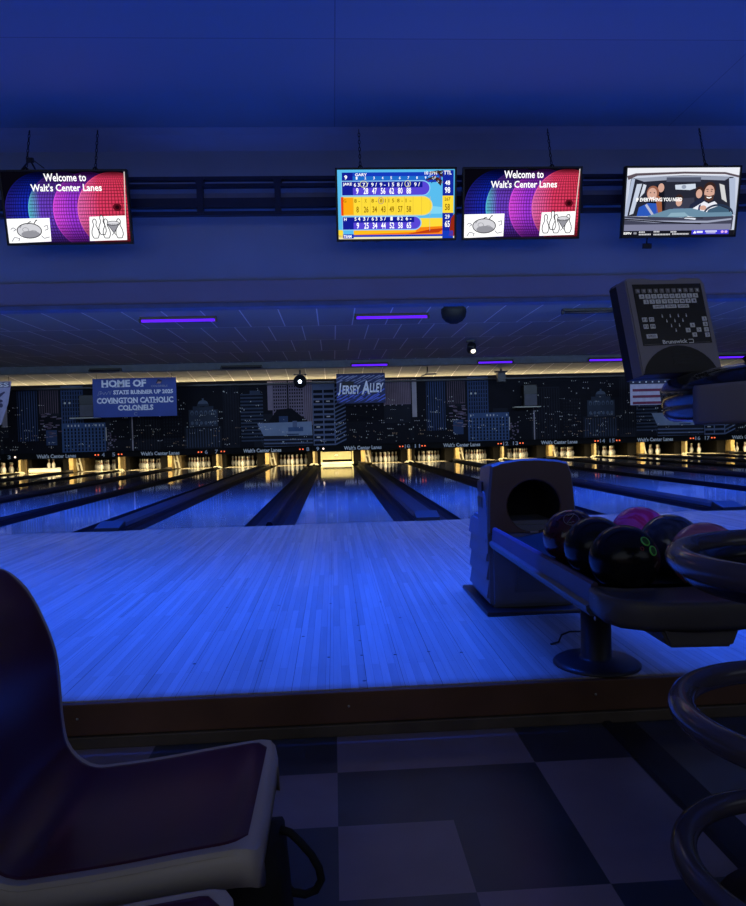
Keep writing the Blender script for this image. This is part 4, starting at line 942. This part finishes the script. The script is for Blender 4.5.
o = link('ring_sleeve', bm, mat('sleeve_grey', (.26, .24, .25), .6), e); md = o.modifiers.new('s', 'SOLIDIFY'); md.thickness = .006
# keypad
e = empty('scoring_keypad', 'grey scoring keypad with rows of white keys tilted above the console', 'keypad', (.6300, -6.0817, 1.1225))
e.scale = (1.04, 1.04, 1.04)
e.rotation_euler = Matrix.Rotation(.2587, 3, 'Z').to_4x4().to_3x3() @ Matrix.Rotation(-.1726, 3, 'X') @ Matrix.Rotation(-.0588, 3, 'Y') and (Matrix.Rotation(.2587, 3, 'Z') @ Matrix.Rotation(-.1726, 3, 'X') @ Matrix.Rotation(-.0588, 3, 'Y')).to_euler()
hk = mat('keypad_grey', (.26, .25, .31), .5, var=.05)
w, h = .10, .1
pts = [(-w, -h), (-w, h-.004), (-w+.004, h), (-.055, h), (-.03, h-.004), (.02, h-.004), (.045, h), (w-.012, h), (w-.002, h-.012), (w, -h)]
bm = new(); prism(bm, pts, 0, .042); ed = [x for x in bm.edges if abs(x.verts[0].co.y) < 1e-6 and abs(x.verts[1].co.y) < 1e-6]
bmesh.ops.bevel(bm, geom=ed, offset=.0025, segments=2, affect='EDGES'); hs = link('housing', bm, hk, e)
bm = new(); prism(bm, [(-w-.0005, -h), (-w-.0005, h-.006), (-w+.004, h+.0005), (w-.012, h+.0005), (w, h-.014), (w, -h)], .03, .052); link('back_shell', bm, mat('keypad_dark', (.02, .02, .028), .4), e)
bm = new(); box(bm, -.086, .086, -.0012, .002, -.041, .087); pn = link('key_panel', bm, mat('panel_dark', (.022, .02, .022), .25), e)
KM = lambda u, v: (-.086+u*.168, .087-v*.128)
keyw = mat('key_white', (.88, .9, .98), .5); keyd = mat('key_grey', (.26, .25, .27), .5); kt = mat('key_text', (.06, .06, .09), .5)
def keyrow(name, items, m, hgt=.0094):
    for t, u, v, wd in items:
        x, z = KM(u, v); bm = new(); box(bm, x-wd/2, x+wd/2, -.0028, -.0012, z-hgt/2, z+hgt/2, 0, .0008)
        k = link('key', bm, m, pn)
        a = Art(.0002); a.text(t, x, z, wd*.42 if len(t) < 2 else wd*.7, hgt*.5, kt if m is keyw else keyw, 1, .01); a.build('key_legend', k, (0, -.0028, 0)) if False else None
        LEG.append((t, x, z, wd, hgt, m))
LEG = []
keyrow('k', [(c, .055+i*.089, .115, .0105) for i, c in enumerate('QWERTYUIOP-')], keyd)
keyrow('k', [(c, .10+i*.0895, .205, .0125) for i, c in enumerate('ASDFGHJKL;')], keyw)
keyrow('k', [(c, .15+i*.0895, .292, .0125) for i, c in enumerate('ZXCVBNM,.')], keyw)
keyrow('k', [('SHIFT', .32, .377, .028), ('SPACE', .50, .377, .028), ('ENTER', .69, .377, .028)], keyw, .0078)
keyrow('k', [('F1', .08, .583, .012), ('F2', .18, .583, .012), ('F3', .08, .695, .012), ('F4', .18, .695, .012)], keyw)
keyrow('k', [('SPEED', .14, .855, .026)], keyw)
keyrow('k', [('^', .77, .70, .0115), ('<', .69, .78, .0115), ('>', .855, .78, .0115), ('v', .775, .86, .0115), ('A', .97, .60, .0115), ('B', .97, .69, .0115), ('C', .97, .78, .0115), ('D', .97, .87, .0115)], keyw)
a = Art(.00015)
for t, x, z, wd, hgt, m in LEG: a.text(t, x, z, wd*.42 if len(t) < 2 else wd*.72, hgt*.5, kt if m is keyw else keyw, 1, .01)
for r in range(4):
    for i in range(4-r):
        x, z = KM(.34+.055*r+i*.12+.0, .535+r*.08); a.poly([(x-.0012, z-.0035), (x+.0012, z-.0035), (x+.0016, z-.001), (x+.0007, z+.0015), (x+.0009, z+.0035), (x-.0009, z+.0035), (x-.0007, z+.0015), (x-.0016, z-.001)], keyw, 1)
lg = a.build('key_legend', pn, (0, -.0029, 0)); lg['label'] = 'letters and pin symbols'
a = Art(.0002); x0, z0 = KM(.49, .955); a.text('Brunswick', x0-.004, z0, .062, .0085, keyw, 1, .03)
a.rect(-.084, z0-.0042, x0-.038, z0-.0036, keyd, 1); a.rect(x0+.044, z0-.0042, .080, z0-.0036, keyd, 1); a.line([(x0+.030, z0+.003), (x0+.042, z0+.003), (x0+.042, z0-.004), (x0+.030, z0-.004)], .0016, keyw, 1)
a.build('maker_lettering', pn, (0, -.0014, 0))
bm = new(); arc = [(-.096, -.0995)]+[(-.006+.090*math.cos(PI-PI*t/16)*1.0, -.0995+.056*math.sin(PI*t/16)**1.3) for t in range(1, 16)]+[(.092, -.0995)]
prism(bm, arc, -.0018, .004); ar = link('lower_arch', bm, mat('arch_dark', (.018, .016, .016), .5), e)
bm = new()
for k in range(5): box(bm, -.022, .026, -.0024, -.0017, -.082+k*.0066, -.0785+k*.0066)
link('speaker_slot', bm, black_pl, ar)
bm = new(); tube(bm, [(.02, .055, -.06), (.04, .05, -.09), (.05, .045, -.108)], .026, 14); link('stem', bm, black_pl, e)

# ------------------------------------------------------------------ bowling seats
PROF = [(-.800, .662), (-.760, .660), (-.716, .620), (-.680, .545), (-.662, .48), (-.658, .41), (-.657, .36), (-.650, .305), (-.628, .272), (-.595, .254), (-.548, .255), (-.447, .265), (-.346, .279), (-.262, .288), (-.238, .282), (-.226, .266)]
# the side outline, resampled by length
seg = [0.]
for (a0, b0), (a1, b1) in zip(PROF, PROF[1:]): seg.append(seg[-1]+math.hypot(a1-a0, b1-b0))
LEN = seg[-1]
def catmull(s):
    i = max(k for k in range(len(seg)-1) if seg[k] <= s+1e-9); t = (s-seg[i])/(seg[i+1]-seg[i])
    P = [Vector(PROF[max(0, min(len(PROF)-1, i+k))]) for k in (-1, 0, 1, 2)]
    return .5*((2*P[1])+(P[2]-P[0])*t+(2*P[0]-5*P[1]+4*P[2]-P[3])*t*t+(3*P[1]-P[0]-3*P[2]+P[3])*t**3)
HW = .196
def surf(s, t):
    """t from -1 (near side) to 1 (far side)"""
    p = catmull(s); seatness = max(0, min(1, (s-.30*LEN)/(.2*LEN)))
    hw = HW*(1-.05*(1-seatness))
    for u, r in ((s, .055), (LEN-s, .045)):
        if u < r: hw = min(hw, HW-r+math.sqrt(max(0, r*r-(r-u)**2)))
    d = (1-abs(t)**2.4)
    tn = (catmull(min(LEN, s+.004))-catmull(max(0, s-.004))).normalized(); nn = Vector((-tn.y, tn.x))
    if nn.x < 0 and nn.y < 0: nn = -nn
    endf = min(1, min(s, LEN-s)/.08)
    dep = (.022*(1-seatness)+.020*seatness)*endf
    return Vector((p.x-nn.x*dep*d, t*hw, p.y-nn.y*dep*d))
def snorm(s, t):
    a_ = surf(min(LEN, s+.003), t)-surf(max(0, s-.003), t); b_ = surf(s, min(1, t+.01))-surf(s, max(-1, t-.01))
    n = a_.cross(b_).normalized()
    if n.x*.6+n.z < 0: n = -n
    return n
def flange(s):
    k = max(0, min(1, (s-.28*LEN)/(.3*LEN)))
    return Vector((-.030*(1-k)+.002*k, 0, -.004*(1-k)-.062*k))
seat_cream = mat('seat_cream', (.50, .45, .40), .45, var=.05); seat_maroon = mat('seat_maroon', (.065, .012, .028), .34, var=.1, spec=.4)
NS, NT = 56, 22
ss = [LEN*(i/NS) for i in range(NS+1)]; tt = [math.sin((j/NT-.5)*PI) for j in range(NT+1)]
def shell_mesh():
    bm = new(); G = []
    ext = lambda p, s, t: p
    rows_ = []
    for i, s in enumerate(ss):
        row = [surf(s, -1)+flange(s)+Vector((0, .006, 0))]+[surf(s, t) for t in tt]+[surf(s, 1)+flange(s)-Vector((0, .006, 0))]
        rows_.append(row)
    top = [p+flange(0) for p in [surf(0, -1)]+[surf(0, t) for t in tt]+[surf(0, 1)]]; frt = [p+flange(LEN)+Vector((-.008, 0, 0)) for p in [surf(LEN, -1)]+[surf(LEN, t) for t in tt]+[surf(LEN, 1)]]
    rows_ = [top]+rows_+[frt]
    V = [[bm.verts.new(p) for p in r] for r in rows_]
    for A, B in zip(V, V[1:]):
        for j in range(len(A)-1):
            try: bm.faces.new((A[j], A[j+1], B[j+1], B[j])).smooth = True
            except ValueError: pass
    bmesh.ops.remove_doubles(bm, verts=bm.verts, dist=.0008)
    bmesh.ops.recalc_face_normals(bm, faces=bm.faces)
    if sum(f.normal.z*f.calc_area() for f in bm.faces) < 0: bmesh.ops.reverse_faces(bm, faces=bm.faces)
    return bm
def insert_mesh():
    bm = new(); s0, s1 = .016, LEN-.036; V = []
    for i in range(NS+1):
        s = s0+(s1-s0)*i/NS; k = max(0, min(1, (s-.35*LEN)/(.3*LEN)))
        edge = min(s-s0, s1-s); cr = .03
        sh = 0 if edge > cr else (1-math.sqrt(max(0, 1-((cr-edge)/cr)**2)))*.10
        t0, t1 = -(.955-.085*k)+sh, .955-.01*k-sh
        V.append([])
        for j in range(NT+1):
            t = t0+(t1-t0)*(math.sin((j/NT-.5)*PI)*.5+.5); t = max(-.999, min(.999, t))
            edge_in = 1-abs(j/NT*2-1); lift = .003 if 0 < j < NT and 0 < i < NS else .0004
            V[-1].append(bm.verts.new(surf(s, t)+snorm(s, t)*lift))
    for A, B in zip(V, V[1:]):
        for j in range(NT): bm.faces.new((A[j], A[j+1], B[j+1], B[j])).smooth = True
    return bm
def bracket_mesh():
    bm = new(); box(bm, -.56, -.34, -.06, .06, .17, .235, 0, .01); box(bm, -.50, -.40, -.05, .05, .08, .18, 0, .005); return bm
beam_lb = 'black steel seat beam with pedestal carrying the maroon seats'
e0 = empty('moulded_chair', 'maroon moulded seat with cream rim, whole backrest in view at left', 'seat', (0, -6.292, 0), 'row of moulded seats')
o = link('shell', shell_mesh(), seat_cream, e0, fix=False); md = o.modifiers.new('thick', 'SOLIDIFY'); md.thickness = .009; md.offset = -1
link('upholstery', insert_mesh(), seat_maroon, e0); link('mounting_bracket', bracket_mesh(), black_pl, e0)
e1 = e0.copy(); C.objects.link(e1); e1.location = (-.018, -6.775, 0); e1['label'] = 'nearest maroon moulded seat, only its front corner showing at the bottom'
for ch in list(e0.children):
    c = ch.copy(); C.objects.link(c); c.parent = e1
e = empty('seat_beam', beam_lb, 'seat beam', (-.46, -6.5, -.16), None)
bm = new(); box(bm, -.035, .035, -.62, .48, .17, .24, 0, .006); link('beam_bar', bm, black_pl, e)
bm = new(); box(bm, -.03, .03, -.56, -.50, .01, .18); box(bm, -.15, .15, -.58, -.48, 0, .014, 0, .004); link('pedestal', bm, black_pl, e)
bm = new(); box(bm, -.03, .03, .40, .46, .01, .18); box(bm, -.15, .15, .38, .48, 0, .014, 0, .004); link('pedestal', bm, black_pl, e)
# bag under the seat
e = empty('duffel_bag', 'black fabric bag with a strap loop on the tiles under the seat front', 'bag', (-.315, -6.27, -.13))
bagm = mat('bag_black', (.006, .006, .008), .8, var=.3, scale=20, bump=.2)
bm = new(); bmesh.ops.create_cube(bm, size=1); bmesh.ops.subdivide_edges(bm, edges=bm.edges, cuts=5, use_grid_fill=True)
for v in bm.verts:
    p = v.co.copy(); k = max(0, p.z); q = p.normalized()*.5
    p = p.lerp(q*1.15, .35)
    v.co = Vector((p.x*.23*(1-.35*k)+.03*k, p.y*.20*(1-.5*k), (p.z+.5)*.33))
    v.co += Vector((random.uniform(-.004, .004), random.uniform(-.004, .004), random.uniform(-.003, .003)))
for v in bm.verts: v.co.z = max(0, v.co.z)
link('bag_body', bm, bagm, e, True)
bm = new()
pts = [(.10, .0, .325), (.118, 0, .318), (.135, 0, .30), (.155, 0, .275), (.168, 0, .25), (.172, 0, .228), (.162, 0, .21), (.142, 0, .203), (.12, 0, .208), (.105, 0, .22)]
tube(bm, [(x, y, z) for x, y, z in pts], .0075, 8); link('strap', bm, bagm, e)

# ------------------------------------------------------------------ lights of the hall and added ones
def area(name, loc, rot, sx, sy, power, col, spread=180):
    l = bpy.data.lights.new(name, 'AREA'); l.shape = 'RECTANGLE'; l.size = sx; l.size_y = sy; l.energy = power; l.color = col; l.spread = math.radians(spread)
    o = bpy.data.objects.new(name, l); C.objects.link(o); o.location = loc; o.rotation_euler = [math.radians(v) for v in rot]; return o
BLUE = (.012, .09, 1.)
# added unseen trough; its front board is shaped to end the light at the step
e = empty('added_trough', 'added unseen trough that cuts off the blue light at the approach edge', 'ceiling light', (0, -3.7, ZC))
bm = new(); box(bm, XL+.3, XR-.3, -.23, -.20, -.676, 0); link('added_valance', bm, black_pl, e)
bm = new(); box(bm, XL+.3, XR-.3, -.08, .08, -.06, 0); link('housing', bm, black_pl, e)
area('trough_light', (2.0, -3.7, ZC-.08), (7, 0, 0), 18, .02, 900, BLUE, 104)
# added blue light for the lanes, unseen behind the bulkhead
e = empty('added_lane_housing', 'added unseen housing behind the bulkhead for the blue lane light', 'ceiling light', (0, 2.2, 2.98))
bm = new(); box(bm, XL+.3, XR-.3, -.1, .1, -.05, 0); link('housing', bm, black_pl, e)
area('lane_fill_light', (2.0, 2.2, 2.92), (8, 0, 0), 16, .12, 1080, (.008, .078, 1.), 140)
area('ceiling_fill_light', (2.0, -.2, 2.5), (125, 0, 0), 26, .1, 280, (.62, .84, 1.), 120)  # added uplight, unseen, to brighten the lane ceiling
# added light to brighten the mural, unseen behind the beam
area('mural_fill_light', (2., 12.6, 2.93), (62, 0, 0), 32, .08, 135, (.42, .6, 1.))
# warm fluorescents over the pins
area('pin_light', (2., 17.15, .80), (28, 0, 0), 34, .1, 470, (1., .80, .44), 95)
bm = new(); box(bm, XL, XR, 16.16, 16.45, 2.775, 2.79); box(bm, XL, XR, 16.16, 16.175, 2.79, 2.82); struct('trim_6', bm, black_pl, 'added dark ledge hiding the warm light along the top of the mural', 'trim')  # added ledge that screens the light below
area('ledge_fill_light', (2., 16.32, 2.80), (130, 0, 180), 33, .05, 130, (1., .78, .42))  # added warm light to yellow the ceiling above the mural
# dim concourse behind the camera
area('concourse_light', (1., -9.7, 2.6), (98, 0, 0), 16, 2.4, 43, (.70, .80, 1.), 150)
area('counter_light', (-1., -9.8, 1.2), (78, 0, 0), 7, 1.6, 2.6, (1., .66, .42))

wd = bpy.data.worlds.new('world'); sc.world = wd; wd.use_nodes = True
bg = wd.node_tree.nodes['Background']; bg.inputs[0].default_value = (.25, .3, .7, 1); bg.inputs[1].default_value = .02
vs_ = sc.view_settings; vs_.view_transform = 'Standard'; vs_.look = 'None'; vs_.gamma = 1; vs_.use_curve_mapping = False; vs_.exposure = 0
